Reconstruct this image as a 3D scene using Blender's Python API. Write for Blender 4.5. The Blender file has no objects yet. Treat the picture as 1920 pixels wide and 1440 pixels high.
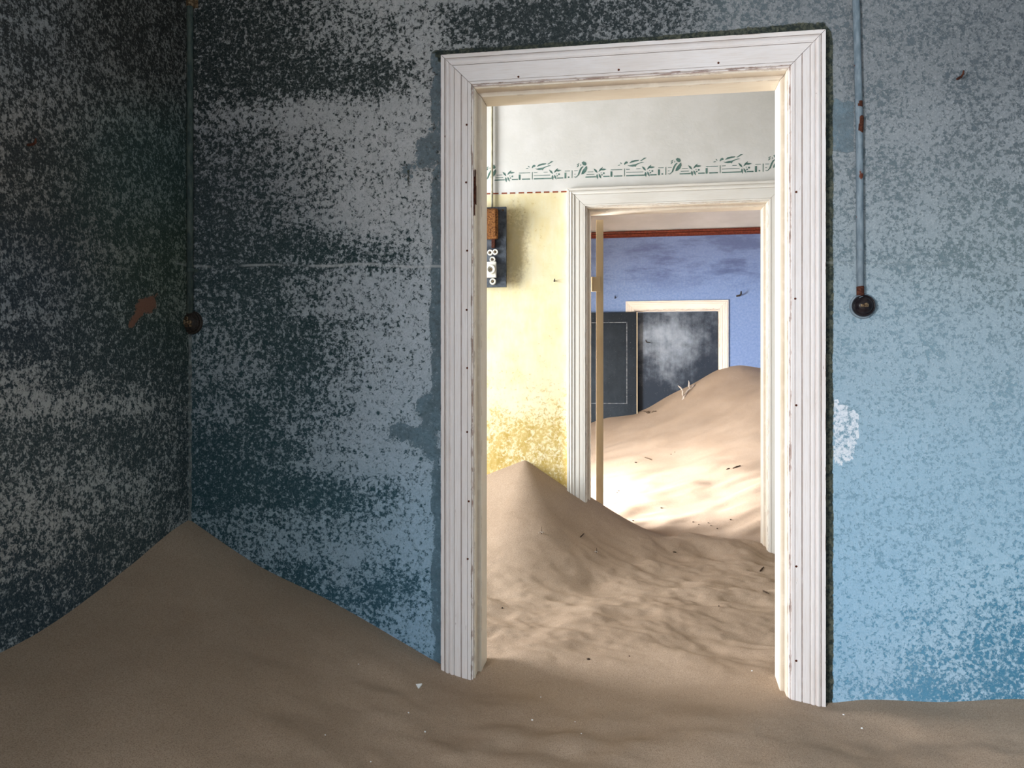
import bpy, bmesh, math, random
import numpy as np
from mathutils import Vector, Matrix

random.seed(4)
RNG = np.random.default_rng(7)
scene = bpy.context.scene
COL = scene.collection

# ------------------------------------------------------------------ camera
F = 1500.0                      # focal length in pixels of the 1920x1440 frame
CAMZ = 1.35
YAW = math.atan(0.160)
CT, ST = math.cos(YAW), math.sin(YAW)
cam = bpy.data.cameras.new('camera')
cam.sensor_width = 36.0
cam.lens = 36.0 * F / 1920.0
cam.clip_start = 0.02
camo = bpy.data.objects.new('camera', cam)
COL.objects.link(camo)
camo.location = (0, 0, CAMZ)
camo.rotation_euler = (math.pi / 2, 0, YAW)
scene.camera = camo

# ------------------------------------------------------------------ exposure / world
vs = scene.view_settings
vs.view_transform = 'Standard'
vs.look = 'None'
vs.exposure = 0.0
vs.gamma = 1.0
vs.use_curve_mapping = False

world = bpy.data.worlds.new('sky')
scene.world = world
world.use_nodes = True
bg = world.node_tree.nodes['Background']
bg.inputs['Color'].default_value = (0.62, 0.76, 1.0, 1)
bg.inputs['Strength'].default_value = 1.0

# planes of the house
Y1, Y2, Y3 = 2.55, 4.43, 9.60          # faces of the three cross walls turned to the camera
TW = 0.13                              # wall thickness
XL = -1.535                            # left wall of the near room
XR, YB = 2.3, -2.4                     # right and back wall of the near room
HXL, HXR = -3.2, 2.6                   # ends of the hall
FXL, FXR = -2.0, 3.0                   # side walls of the far room
ZC = 3.75                              # ceiling

# windows / outer doors that let the daylight in (Y0, Y1, Z0, Z1)
WIN1 = (-1.90, -0.30, 0.95, 2.35)       # near room, left wall
WIN2 = (2.80, 3.90, 0.60, 2.70)        # hall, left end (open front door)
WIN3 = (5.10, 6.90, 0.50, 1.70)        # far room, left wall


def area_light(name, x, win, power, color, toward=1.0, tilt=0.0):
    l = bpy.data.lights.new(name, 'AREA')
    l.shape = 'RECTANGLE'
    l.size = win[3] - win[2]
    l.size_y = win[1] - win[0]
    l.energy = power
    l.color = color
    o = bpy.data.objects.new(name, l)
    COL.objects.link(o)
    o.location = (x, (win[0] + win[1]) / 2, (win[2] + win[3]) / 2)
    o.rotation_euler = (0, -math.pi / 2 * toward + tilt, 0)
    return o


area_light('daylight_near_window', XL - TW - 0.28, WIN1, 480, (0.95, 0.975, 1.0), tilt=math.radians(20))
BACK_FILL = (-0.50, 0.90, 0.95, 2.35)       # added unseen opening for fill light, back wall (X0, X1, Z0, Z1)
lb = area_light('added_back_fill', 0, BACK_FILL, 16, (0.95, 0.975, 1.0))  # extra fill lamp added behind the viewer to lift the left casing
lb.location = ((BACK_FILL[0] + BACK_FILL[1]) / 2, YB - TW - 0.02, (BACK_FILL[2] + BACK_FILL[3]) / 2)
lb.rotation_euler = (math.pi / 2, math.pi / 2, 0)
area_light('daylight_hall_door', HXL - TW - 0.02, WIN2, 260, (0.97, 0.985, 1.0))
area_light('daylight_far_window', FXL - TW - 0.38, WIN3, 980, (0.97, 0.985, 1.0), tilt=math.radians(34))


# ------------------------------------------------------------------ pixel <-> place
def ray(u, v):
    t = (u - 960.0) / F
    return (-ST + CT * t, CT + ST * t, (720.0 - v) / F)


def at(u, v, Y):
    r = ray(u, v)
    s = Y / r[1]
    return Vector((r[0] * s, Y, CAMZ + r[2] * s))


def at_x(u, v, X):
    r = ray(u, v)
    s = X / r[0]
    return Vector((X, r[1] * s, CAMZ + r[2] * s))


def project(p):
    p = np.asarray(p, float)
    d = p[:, 0] * -ST + p[:, 1] * CT
    d = np.maximum(d, 0.35)
    r = p[:, 0] * CT + p[:, 1] * ST
    return 960 + F * r / d, 720 - F * (p[:, 2] - CAMZ) / d


# ------------------------------------------------------------------ helpers: objects
def tag(o, label=None, cat=None, group=None, kind=None):
    if label: o['label'] = label
    if cat: o['category'] = cat
    if group: o['group'] = group
    if kind: o['kind'] = kind
    return o


def empty(name, loc=(0, 0, 0)):
    o = bpy.data.objects.new(name, None)
    o.empty_display_size = 0.05
    COL.objects.link(o)
    o.location = loc
    return o


def link(name, me, mat, parent=None):
    o = bpy.data.objects.new(name, me)
    COL.objects.link(o)
    if mat is not None:
        me.materials.clear()
        for m in (mat if isinstance(mat, (list, tuple)) else [mat]):
            me.materials.append(m)
    if parent is not None:
        o.parent = parent
        o.matrix_parent_inverse = Matrix.Translation(-Vector(parent.location)) if parent.type == 'EMPTY' and parent.parent is None else Matrix.Identity(4)
    return o


def mesh_np(name, verts, faces, smooth=False):
    me = bpy.data.meshes.new(name)
    me.from_pydata([tuple(map(float, v)) for v in verts], [], [tuple(map(int, f)) for f in faces])
    if smooth:
        me.polygons.foreach_set('use_smooth', [True] * len(me.polygons))
    me.update()
    return me


def bm_obj(name, bm, mat, parent=None, smooth=False):
    me = bpy.data.meshes.new(name)
    bmesh.ops.recalc_face_normals(bm, faces=bm.faces)
    bm.to_mesh(me)
    bm.free()
    if smooth:
        me.polygons.foreach_set('use_smooth', [True] * len(me.polygons))
    return link(name, me, mat, parent)


def add_box(bm, x0, x1, y0, y1, z0, z1, bevel=0.0):
    r = bmesh.ops.create_cube(bm, size=1.0)
    vsx = r['verts']
    for v in vsx:
        v.co = Vector(((x0 + x1) / 2 + v.co.x * (x1 - x0), (y0 + y1) / 2 + v.co.y * (y1 - y0), (z0 + z1) / 2 + v.co.z * (z1 - z0)))
    if bevel:
        es = list({e for v in vsx for e in v.link_edges})
        bmesh.ops.bevel(bm, geom=es, offset=bevel, segments=2, affect='EDGES', profile=0.6)


def add_lathe(bm, prof, center, axis, seg=32):
    """prof: (radius, height along axis) pairs"""
    axis = Vector(axis).normalized()
    q = Vector((0, 0, 1)).rotation_difference(axis)
    c = Vector(center)
    rings = []
    for r, h in prof:
        ring = []
        for k in range(seg):
            a = 2 * math.pi * k / seg
            ring.append(bm.verts.new(c + q @ Vector((r * math.cos(a), r * math.sin(a), h))))
        rings.append(ring)
    for i in range(len(rings) - 1):
        for k in range(seg):
            bm.faces.new((rings[i][k], rings[i][(k + 1) % seg], rings[i + 1][(k + 1) % seg], rings[i + 1][k]))
    bm.faces.new(rings[0])
    bm.faces.new(rings[-1])


def add_tube(bm, pts, radii, seg=10):
    pts = [Vector(p) for p in pts]
    rings = []
    for i, p in enumerate(pts):
        a = pts[max(i - 1, 0)]
        b = pts[min(i + 1, len(pts) - 1)]
        t = (b - a).normalized()
        ref = Vector((0, 1, 0)) if abs(t.y) < 0.9 else Vector((1, 0, 0))
        n1 = t.cross(ref).normalized()
        n2 = t.cross(n1)
        r = radii[i] if isinstance(radii, (list, tuple)) else radii
        rings.append([bm.verts.new(p + (n1 * math.cos(2 * math.pi * k / seg) + n2 * math.sin(2 * math.pi * k / seg)) * r) for k in range(seg)])
    for i in range(len(rings) - 1):
        for k in range(seg):
            bm.faces.new((rings[i][k], rings[i][(k + 1) % seg], rings[i + 1][(k + 1) % seg], rings[i + 1][k]))
    bm.faces.new(rings[0])
    bm.faces.new(rings[-1])


# ------------------------------------------------------------------ helpers: materials
def lin(r, g, b):
    f = lambda c: (c / 255 / 12.92) if c / 255 <= 0.04045 else ((c / 255 + 0.055) / 1.055) ** 2.4
    return (f(r), f(g), f(b), 1.0)


class Nodes:
    def __init__(self, name):
        self.m = bpy.data.materials.new(name)
        self.m.use_nodes = True
        self.t = self.m.node_tree
        self.b = self.t.nodes['Principled BSDF']
        self.b.inputs['Roughness'].default_value = 0.9
        self.b.inputs['Specular IOR Level'].default_value = 0.2

    def new(self, kind): return self.t.nodes.new(kind)

    def put(self, sock, val):
        if isinstance(val, bpy.types.NodeSocket):
            self.t.links.new(val, sock)
        elif isinstance(val, tuple) and sock.type == 'RGBA' and len(val) == 3:
            sock.default_value = val + (1.0,)
        else:
            sock.default_value = val

    def pos(self):
        return self.new('ShaderNodeNewGeometry').outputs['Position']

    def uv(self):
        return self.new('ShaderNodeTexCoord').outputs['UV']

    def obj(self):
        return self.new('ShaderNodeTexCoord').outputs['Object']

    def scale(self, vec, s):
        n = self.new('ShaderNodeVectorMath'); n.operation = 'MULTIPLY'
        self.put(n.inputs[0], vec); n.inputs[1].default_value = s
        return n.outputs[0]

    def noise(self, vec, scale, detail=3.0, rough=0.6, dist=0.0):
        n = self.new('ShaderNodeTexNoise')
        self.put(n.inputs['Vector'], vec)
        n.inputs['Scale'].default_value = scale
        n.inputs['Detail'].default_value = detail
        n.inputs['Roughness'].default_value = rough
        n.inputs['Distortion'].default_value = dist
        return n.outputs['Fac']

    def voronoi(self, vec, scale, feature='F1', out='Distance', rnd=1.0):
        n = self.new('ShaderNodeTexVoronoi'); n.feature = feature
        self.put(n.inputs['Vector'], vec); n.inputs['Scale'].default_value = scale
        n.inputs['Randomness'].default_value = rnd
        return n.outputs[out]

    def math(self, op, a, b=0.0, c=0.0, clamp=False):
        n = self.new('ShaderNodeMath'); n.operation = op; n.use_clamp = clamp
        self.put(n.inputs[0], a); self.put(n.inputs[1], b)
        if op in ('MULTIPLY_ADD', 'COMPARE', 'SMOOTH_MIN', 'SMOOTH_MAX'): self.put(n.inputs[2], c)
        return n.outputs[0]

    def step(self, x, lo, hi, a=0.0, b=1.0):
        n = self.new('ShaderNodeMapRange'); n.interpolation_type = 'SMOOTHSTEP'
        self.put(n.inputs[0], x); self.put(n.inputs[1], lo); self.put(n.inputs[2], hi)
        n.inputs[3].default_value = a; n.inputs[4].default_value = b
        return n.outputs[0]

    def mix(self, fac, a, b, mode='MIX'):
        n = self.new('ShaderNodeMix'); n.data_type = 'RGBA'; n.blend_type = mode
        self.put(n.inputs[0], fac); self.put(n.inputs[6], a); self.put(n.inputs[7], b)
        return n.outputs[2]

    def attr(self, name, out='Color'):
        n = self.new('ShaderNodeAttribute'); n.attribute_name = name
        return n.outputs[out]

    def sep(self, vec):
        n = self.new('ShaderNodeSeparateXYZ'); self.put(n.inputs[0], vec)
        return n.outputs[0], n.outputs[1], n.outputs[2]

    def sepc(self, c):
        n = self.new('ShaderNodeSeparateColor'); self.put(n.inputs[0], c)
        return n.outputs[0], n.outputs[1], n.outputs[2]

    def bump(self, h, strength=0.5, dist=0.005, normal=None):
        n = self.new('ShaderNodeBump')
        n.inputs['Strength'].default_value = strength
        n.inputs['Distance'].default_value = dist
        self.put(n.inputs['Height'], h)
        if normal is not None: self.put(n.inputs['Normal'], normal)
        return n.outputs[0]

    def out(self, color=None, rough=None, normal=None, metal=None, spec=None):
        if color is not None: self.put(self.b.inputs['Base Color'], color)
        if rough is not None: self.put(self.b.inputs['Roughness'], rough)
        if normal is not None: self.put(self.b.inputs['Normal'], normal)
        if metal is not None: self.put(self.b.inputs['Metallic'], metal)
        if spec is not None: self.put(self.b.inputs['Specular IOR Level'], spec)
        return self.m


def mat_mottled(name, seam_z, seam_slope):
    """flaking distemper: pale flakes (attribute 'pale') over dark ground ('ground'),
    'cover' = (share of ground, -, -), 'patch' = (slate plaster, dark stain with painted casing shadow, whitish scar)"""
    N = Nodes(name)
    p = N.pos()
    pale, ground = N.attr('pale'), N.attr('ground')
    cov, brickf, streak = N.sepc(N.attr('cover'))
    slate, stain_shade, scar = N.sepc(N.attr('patch'))
    warp = N.noise(p, 14, 4, 0.6)
    # fine flakes
    n1 = N.noise(p, 74, 5.0, 0.72, 0.15)
    n2 = N.noise(p, 190, 3.0, 0.7, 0.3)
    nn = N.math('ADD', N.math('MULTIPLY', n1, 0.72), N.math('MULTIPLY', n2, 0.28))
    # horizontal weather bands and clouds modulate how much ground shows
    band = N.noise(N.scale(p, (1.6, 1.6, 7.0)), 1.5, 4, 0.6)
    drip = N.noise(N.scale(p, (9.0, 9.0, 1.2)), 1.6, 3, 0.6)
    cl = N.noise(p, 9, 5, 0.65)
    c = N.math('ADD', cov, N.math('MULTIPLY', N.math('SUBTRACT', band, 0.5), 0.55))
    c = N.math('ADD', c, N.math('MULTIPLY', N.math('SUBTRACT', cl, 0.5), 0.75))
    c = N.math('ADD', c, N.math('MULTIPLY', N.math('SUBTRACT', drip, 0.5), 0.25))
    c = N.math('MINIMUM', N.math('MAXIMUM', c, 0.16), 0.74)
    th = N.math('MULTIPLY_ADD', c, 0.24, 0.385)                 # threshold on the flake noise
    d = N.math('SUBTRACT', th, nn)
    fac = N.step(d, -0.06, 0.05)                              # 1 = ground shows
    # tone variation inside the pale coat
    tone = N.step(N.noise(p, 34, 5, 0.7), 0.3, 0.72)
    pal = N.mix(N.math('MULTIPLY', tone, 0.30), pale, N.mix(0.55, pale, ground))
    pal = N.mix(N.math('MULTIPLY', N.step(n2, 0.5, 0.72), 0.3), pal, N.mix(0.5, pale, (0.75, 0.77, 0.8, 1)))
    lint = N.noise(N.scale(p, (1, 1, 0.6)), 330, 2, 0.7)
    pal = N.mix(N.math('MULTIPLY', N.step(lint, 0.42, 0.68), 0.30), pal, N.mix(0.6, pale, ground))
    grd = N.mix(N.math('MULTIPLY', N.step(n2, 0.42, 0.7), 0.5), ground, N.mix(0.35, ground, pale))
    col = N.mix(fac, pal, grd)
    # bare plaster patches
    w = N.math('MULTIPLY', N.math('SUBTRACT', warp, 0.5), 2.4)
    wf = N.math('MULTIPLY', N.math('SUBTRACT', n1, 0.5), 1.6)
    near = lambda a: N.math('MULTIPLY', N.math('ADD', w, wf), N.step(a, 0.0, 0.25))
    sl = N.step(N.math('ADD', slate, near(slate)), 0.46, 0.56)
    slc = N.mix(N.step(N.noise(p, 26, 4, 0.6), 0.35, 0.7), lin(88, 108, 120), lin(106, 134, 150))
    slc = N.mix(N.step(nn, 0.57, 0.62), slc, pale)
    slc = N.mix(N.math('MULTIPLY', N.step(n1, 0.47, 0.38), 0.6), slc, ground)
    col = N.mix(sl, col, N.mix(0.55, slc, N.mix(0.28, ground, pale)))
    sc = N.step(N.math('ADD', scar, near(scar)), 0.5, 0.62)
    col = N.mix(N.math('MULTIPLY', sc, N.step(nn, 0.42, 0.56)), col, lin(214, 220, 228))
    gp = N.step(N.math('ADD', stain_shade, N.math('MULTIPLY', near(stain_shade), 0.5)), 0.4, 0.62)  # stained strips, one carrying the painted casing shadow
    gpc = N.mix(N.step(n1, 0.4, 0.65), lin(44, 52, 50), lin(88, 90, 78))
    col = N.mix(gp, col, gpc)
    br = N.step(N.math('ADD', brickf, N.math('MULTIPLY', near(brickf), 0.8)), 0.45, 0.6)
    col = N.mix(br, col, N.mix(n2, lin(106, 74, 60), lin(130, 96, 80)))
    # joint of the wall boards
    x, y, z = N.sep(p)
    wob = N.math('MULTIPLY', N.math('SUBTRACT', N.noise(N.scale(p, (3, 3, 3)), 1.2, 2, 0.5), 0.5), 0.05)
    ln = N.math('ADD', N.math('SUBTRACT', z, N.math('MULTIPLY_ADD', x, seam_slope, seam_z)), wob)
    al = N.math('ABSOLUTE', ln)
    ridge = N.math('SUBTRACT', 1.0, N.step(al, 0.001, 0.007))
    ridge = N.math('MULTIPLY', ridge, N.math('MULTIPLY', streak, N.step(N.noise(p, 5, 3, 0.6), 0.38, 0.55)))
    col = N.mix(N.math('MULTIPLY', ridge, 0.55), col, N.mix(0.4, pale, (0.8, 0.8, 0.78, 1)))
    # relief
    h = N.math('MULTIPLY', N.math('SUBTRACT', 1.0, fac), 0.5)
    h = N.math('ADD', h, N.math('MULTIPLY', n2, 0.5))
    h = N.math('SUBTRACT', h, N.math('MULTIPLY', sl, 1.6))
    h = N.math('ADD', h, N.math('MULTIPLY', ridge, 1.5))
    h = N.math('ADD', h, N.math('MULTIPLY', cl, 0.8))
    nb = N.bump(h, 0.55, 0.004)
    return N.out(col, 0.88, nb, spec=0.15)


def mat_sand():
    N = Nodes('sand')
    p = N.pos()
    g1 = N.noise(p, 320, 3, 0.85)
    g2 = N.noise(p, 260, 3, 0.65)
    big = N.noise(p, 2.4, 4, 0.55)
    c = N.mix(N.step(big, 0.35, 0.7), lin(172, 151, 131), lin(184, 163, 143))
    c = N.mix(N.math('MULTIPLY', N.step(g1, 0.40, 0.66), 0.62), c, lin(112, 90, 72))
    c = N.mix(N.math('MULTIPLY', N.step(g2, 0.6, 0.8), 0.3), c, lin(224, 206, 184))
    rip = N.noise(N.scale(p, (1.0, 1.7, 1.0)), 17, 4, 0.55)
    nb = N.bump(rip, 0.18, 0.005)
    nb = N.bump(N.noise(p, 75, 3, 0.6), 0.22, 0.004, nb)
    nb = N.bump(g1, 0.7, 0.0028, nb)
    return N.out(c, 0.95, nb, spec=0.1)


def mat_paintwood(name, base, dirt, wearc, amount=0.5, stain=0.3):
    """painted timber; uv.x runs across the board, uv.y along it (metres);
    attribute 'mark' = (dirt in the quirks, worn arris, -)"""
    N = Nodes(name)
    uv = N.uv()
    groove, arris, _ = N.sepc(N.attr('mark'))
    grain = N.noise(N.scale(uv, (1.0, 0.03, 1.0)), 420, 4, 0.6)
    flake = N.noise(N.scale(uv, (1.0, 0.10, 1.0)), 110, 4, 0.65)
    cloud = N.noise(N.scale(uv, (1.0, 0.35, 1.0)), 7, 4, 0.6)
    brk = N.noise(N.scale(uv, (1.0, 1.0, 1.0)), 17, 5, 0.65)
    c = N.mix(N.math('MULTIPLY', N.step(cloud, 0.4, 0.75), stain), base, dirt)
    c = N.mix(N.math('MULTIPLY', N.step(grain, 0.42, 0.72), 0.26), c, dirt)
    sp = N.step(flake, 0.71 - 0.04 * amount, 0.75)
    c = N.mix(N.math('MULTIPLY', sp, 0.8), c, wearc)
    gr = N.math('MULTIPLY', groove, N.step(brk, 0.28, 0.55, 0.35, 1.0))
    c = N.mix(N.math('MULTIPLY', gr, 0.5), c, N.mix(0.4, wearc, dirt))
    ar = N.math('MULTIPLY', N.step(arris, 0.35, 0.95), N.step(N.math('ADD', N.math('MULTIPLY', flake, 0.5), N.math('MULTIPLY', brk, 0.5)), 0.50, 0.57))
    c = N.mix(N.math('MULTIPLY', ar, amount + 0.35, clamp=True), c, wearc)
    h = N.math('SUBTRACT', N.math('MULTIPLY', grain, 0.35), N.math('ADD', sp, ar))
    nb = N.bump(h, 0.4, 0.0015)
    return N.out(c, 0.6, nb, spec=0.25)


def mat_simple(name, a, b, scale=30, rough=0.8, bump=0.2, dist=0.002, metal=0.0, detail=4):
    N = Nodes(name)
    p = N.pos()
    n = N.noise(p, scale, detail, 0.65)
    c = N.mix(N.step(n, 0.36, 0.66), a, b)
    return N.out(c, rough, N.bump(n, bump, dist), metal)


M = {}
M['wall_near'] = mat_mottled('flaking_blue_distemper', 1.728, -0.018)
M['wall_side'] = mat_mottled('flaking_dark_distemper', 1.755, 0.0)
M['sand'] = mat_sand()
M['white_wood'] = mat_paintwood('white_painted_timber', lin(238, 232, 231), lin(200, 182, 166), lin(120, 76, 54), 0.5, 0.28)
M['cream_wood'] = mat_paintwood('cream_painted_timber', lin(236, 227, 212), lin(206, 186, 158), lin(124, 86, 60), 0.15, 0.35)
M['hall_wood'] = mat_paintwood('hall_white_timber', lin(242, 238, 230), lin(220, 208, 188), lin(170, 136, 106), 0.0, 0.25)
M['far_wood'] = mat_paintwood('far_cream_timber', lin(234, 224, 212), lin(206, 186, 166), lin(140, 100, 80), 0.35, 0.4)
M['leaf_wood'] = mat_paintwood('tan_timber', lin(190, 172, 142), lin(164, 142, 110), lin(120, 90, 58), 0.4, 0.5)
M['plaster'] = mat_simple('old_plaster', lin(200, 196, 190), lin(220, 216, 210), 8, 0.9, 0.2)
M['blue_plain'] = mat_simple('plain_blue_distemper', lin(96, 118, 130), lin(130, 150, 162), 20, 0.9, 0.2)
M['ceiling'] = mat_simple('ceiling_boards', lin(150, 140, 126), lin(176, 166, 150), 6, 0.9, 0.2)
M['rust'] = mat_simple('rust', lin(56, 28, 22), lin(92, 54, 38), 160, 0.85, 0.6, 0.002)
M['ochre_rust'] = mat_simple('ochre_rust', lin(98, 60, 34), lin(158, 108, 60), 110, 0.8, 0.6, 0.003)
M['bakelite'] = mat_simple('bakelite', lin(22, 18, 22), lin(40, 34, 36), 60, 0.28, 0.1, 0.001)
M['brass'] = mat_simple('dull_brass', lin(70, 52, 36), lin(150, 128, 100), 130, 0.5, 0.4, 0.001, 0.4)
M['nail'] = mat_simple('rusty_nail', lin(70, 34, 24), lin(104, 56, 38), 300, 0.85, 0.3, 0.001)
M['slate'] = mat_simple('slate_board', lin(56, 60, 68), lin(92, 98, 106), 22, 0.55, 0.2, 0.001)
M['porcelain'] = mat_simple('porcelain', lin(226, 222, 208), lin(244, 242, 234), 60, 0.25, 0.05, 0.0005)
M['dark_metal'] = mat_simple('dark_iron', lin(34, 30, 28), lin(60, 52, 46), 200, 0.6, 0.3, 0.001)
M['twig'] = mat_simple('bleached_twig', lin(150, 136, 124), lin(216, 206, 196), 120, 0.85, 0.3, 0.002)
M['dark_twig'] = mat_simple('dark_twig', lin(50, 40, 34), lin(92, 74, 58), 200, 0.9, 0.3, 0.001)
M['chip'] = mat_simple('plaster_chip', lin(226, 228, 230), lin(244, 244, 244), 90, 0.85, 0.2, 0.001)
M['pebble'] = mat_simple('dark_pebble', lin(40, 32, 28), lin(84, 68, 56), 200, 0.8, 0.3, 0.001)
M['stencil'] = mat_simple('stencil_green', lin(84, 116, 108), lin(112, 140, 132), 30, 0.9, 0.05, 0.0005)
M['stencil_faded'] = mat_simple('stencil_faded', lin(170, 182, 176), lin(200, 206, 202), 30, 0.9, 0.05, 0.0005)
M['dash'] = mat_simple('red_brown_paint', lin(136, 66, 42), lin(158, 86, 60), 60, 0.9, 0.05, 0.0005)
M['blush'] = mat_simple('faded_pink_paint', lin(232, 214, 200), lin(240, 228, 220), 60, 0.9, 0.02, 0.0005)
M['bead'] = mat_simple('pale_grey_bead', lin(84, 90, 96), lin(140, 144, 148), 40, 0.8, 0.2)  # paler grey than the dark leaf it frames
M['rail'] = mat_simple('red_brown_rail', lin(84, 34, 22), lin(112, 52, 34), 40, 0.5, 0.1, 0.001)


def mat_conduit(name, base, edge, rustamt):
    N = Nodes(name)
    p = N.pos()
    n = N.noise(p, 24, 5, 0.65)
    m = N.noise(N.scale(p, (1, 1, 0.35)), 60, 4, 0.6)
    c = N.mix(N.step(m, 0.35, 0.65), base, edge)
    c = N.mix(N.step(n, 0.70 - rustamt, 0.74 - rustamt), c, N.mix(m, lin(70, 30, 22), lin(120, 66, 44)))
    return N.out(c, 0.7, N.bump(m, 0.3, 0.001), spec=0.3)


M['conduit_blue'] = mat_conduit('blue_painted_pipe', lin(100, 115, 126), lin(128, 142, 152), 0.06)
M['conduit_dark'] = mat_conduit('green_painted_pipe', lin(44, 58, 58), lin(78, 88, 82), 0.0)
M['conduit_white'] = mat_conduit('white_painted_pipe', lin(140, 136, 114), lin(170, 164, 142), 0.02)


def mat_hall():
    """white above the dashed line, limewashed yellow below"""
    N = Nodes('hall_limewash')
    p = N.pos()
    x, y, z = N.sep(p)
    n1 = N.noise(p, 60, 5, 0.65, 0.5)
    n2 = N.noise(p, 6, 4, 0.6)
    n3 = N.noise(N.scale(p, (1, 1, 0.3)), 30, 4, 0.6)
    wht = N.mix(N.step(n2, 0.3, 0.75), lin(226, 224, 218), lin(236, 234, 230))
    yel = N.mix(N.step(n2, 0.3, 0.72), lin(246, 236, 200), lin(240, 224, 174))
    yel = N.mix(N.math('MULTIPLY', N.step(n3, 0.4, 0.72), 0.35), yel, lin(248, 242, 218))
    # the colour is stronger and flaking in the lower, damp part
    low = N.step(z, 0.70, 1.75, 1.0, 0.0)
    fl = N.math('ADD', N.math('MULTIPLY', low, 0.34), N.math('MULTIPLY', N.math('SUBTRACT', n2, 0.5), 0.5))
    och = N.mix(N.step(n3, 0.4, 0.7), lin(212, 186, 118), lin(192, 162, 88))
    yel = N.mix(N.step(N.math('SUBTRACT', N.math('ADD', fl, 0.26), n1), -0.10, 0.14), yel, och)
    # rusty stain that the meter board left on its wall
    dx = N.math('DIVIDE', N.math('SUBTRACT', x, -0.70), 0.10)
    dz = N.math('DIVIDE', N.math('SUBTRACT', z, 2.12), 0.24)
    rr = N.math('SQRT', N.math('ADD', N.math('MULTIPLY', dx, dx), N.math('MULTIPLY', dz, dz)))
    st = N.math('MULTIPLY', N.step(N.math('ADD', rr, N.math('MULTIPLY', N.math('SUBTRACT', n1, 0.5), 1.2)), 0.4, 1.15, 1.0, 0.0), 0.5)
    yel = N.mix(st, yel, N.mix(n1, lin(120, 92, 36), lin(190, 158, 84)))
    line = N.math('MULTIPLY_ADD', x, 0.006, HALL_LINE)
    up = N.step(N.math('SUBTRACT', z, line), -0.002, 0.002)
    c = N.mix(up, yel, wht)
    return N.out(c, 0.92, N.bump(n1, 0.3, 0.002), spec=0.1)


def mat_far():
    N = Nodes('far_blue_limewash')
    p = N.pos()
    x, y, z = N.sep(p)
    n1 = N.noise(p, 40, 5, 0.7)
    n2 = N.noise(N.scale(p, (0.7, 1, 2.2)), 2.2, 4, 0.6)
    n3 = N.noise(N.scale(p, (1, 1, 3)), 9, 4, 0.65)
    blue = N.mix(N.step(n1, 0.35, 0.7), lin(112, 135, 178), lin(130, 150, 188))
    damp = N.math('MULTIPLY', N.step(N.math('ADD', n2, N.math('MULTIPLY', n3, 0.35)), 0.57, 0.82), N.step(z, 2.35, 2.75))
    blue = N.mix(N.math('MULTIPLY', damp, 0.85), blue, N.mix(n1, lin(46, 60, 98), lin(78, 92, 132)))
    blue = N.mix(N.math('MULTIPLY', N.step(z, 2.3, 3.0), 0.5), blue, lin(106, 114, 142))
    wht = N.mix(N.step(n2, 0.3, 0.7), lin(178, 172, 168), lin(192, 187, 184))
    c = N.mix(N.step(z, FAR_LINE - 0.002, FAR_LINE + 0.002), blue, wht)
    return N.out(c, 0.92, N.bump(n1, 0.3, 0.003), spec=0.1)


def mat_chalky(name, a, b, lo, hi, seed, bloom):
    """blackened door with chalky bloom"""
    N = Nodes(name)
    p = N.obj()
    sh = N.new('ShaderNodeVectorMath'); sh.operation = 'ADD'
    N.put(sh.inputs[0], p); sh.inputs[1].default_value = (seed, seed * 0.7, seed * 1.3)
    p = sh.outputs[0]
    cl = N.noise(p, 2.6, 5, 0.6)
    st = N.noise(N.scale(p, (9, 9, 0.8)), 4, 4, 0.65)
    dr = N.noise(p, 9, 5, 0.7)
    x, y, z = N.sep(N.obj())
    dx = N.math('DIVIDE', N.math('SUBTRACT', x, bloom[0]), bloom[2])
    dz = N.math('DIVIDE', N.math('SUBTRACT', z, bloom[1]), bloom[3])
    g = N.math('SUBTRACT', 0.72, N.math('MULTIPLY', N.math('SQRT', N.math('ADD', N.math('MULTIPLY', dx, dx), N.math('MULTIPLY', dz, dz))), 0.36))
    f = N.math('ADD', N.math('MULTIPLY', cl, 0.5), N.math('ADD', N.math('MULTIPLY', st, 0.10), N.math('MULTIPLY', dr, 0.28)))
    f = N.math('ADD', N.math('MULTIPLY', f, 0.75), N.math('MULTIPLY', N.math('SUBTRACT', g, 0.36), 0.5))
    c = N.mix(N.step(f, lo, hi), a, b)
    sp = N.noise(p, 120, 3, 0.6)
    c = N.mix(N.math('MULTIPLY', N.step(sp, 0.68, 0.75), 0.5), c, lin(200, 204, 206))
    return N.out(c, 0.7, N.bump(st, 0.2, 0.002), spec=0.2)


HALL_LINE = at(990, 361, Y2).z
FAR_LINE = at(1270, 437, Y3).z
M['hall'] = mat_hall()
M['far'] = mat_far()
M['chalk_door'] = mat_chalky('blackened_door', lin(38, 46, 58), lin(150, 160, 172), 0.29, 0.60, 3.1, (0.38, 1.90, 0.66, 0.50))
M['dark_door'] = mat_chalky('dark_leaf', lin(22, 29, 37), lin(58, 68, 78), 0.26, 0.70, 8.3, (-0.5, 1.3, 0.5, 0.9))


# ------------------------------------------------------------------ wall shells
def lines(*spans):
    """sorted grid lines from (start, stop, step) spans"""
    out = []
    for a, b, s in spans:
        n = max(1, int(round((b - a) / s)))
        out += list(np.linspace(a, b, n + 1))
    out = np.array(sorted(out))
    return out[np.concatenate([[True], np.diff(out) > 1e-6])]


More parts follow.
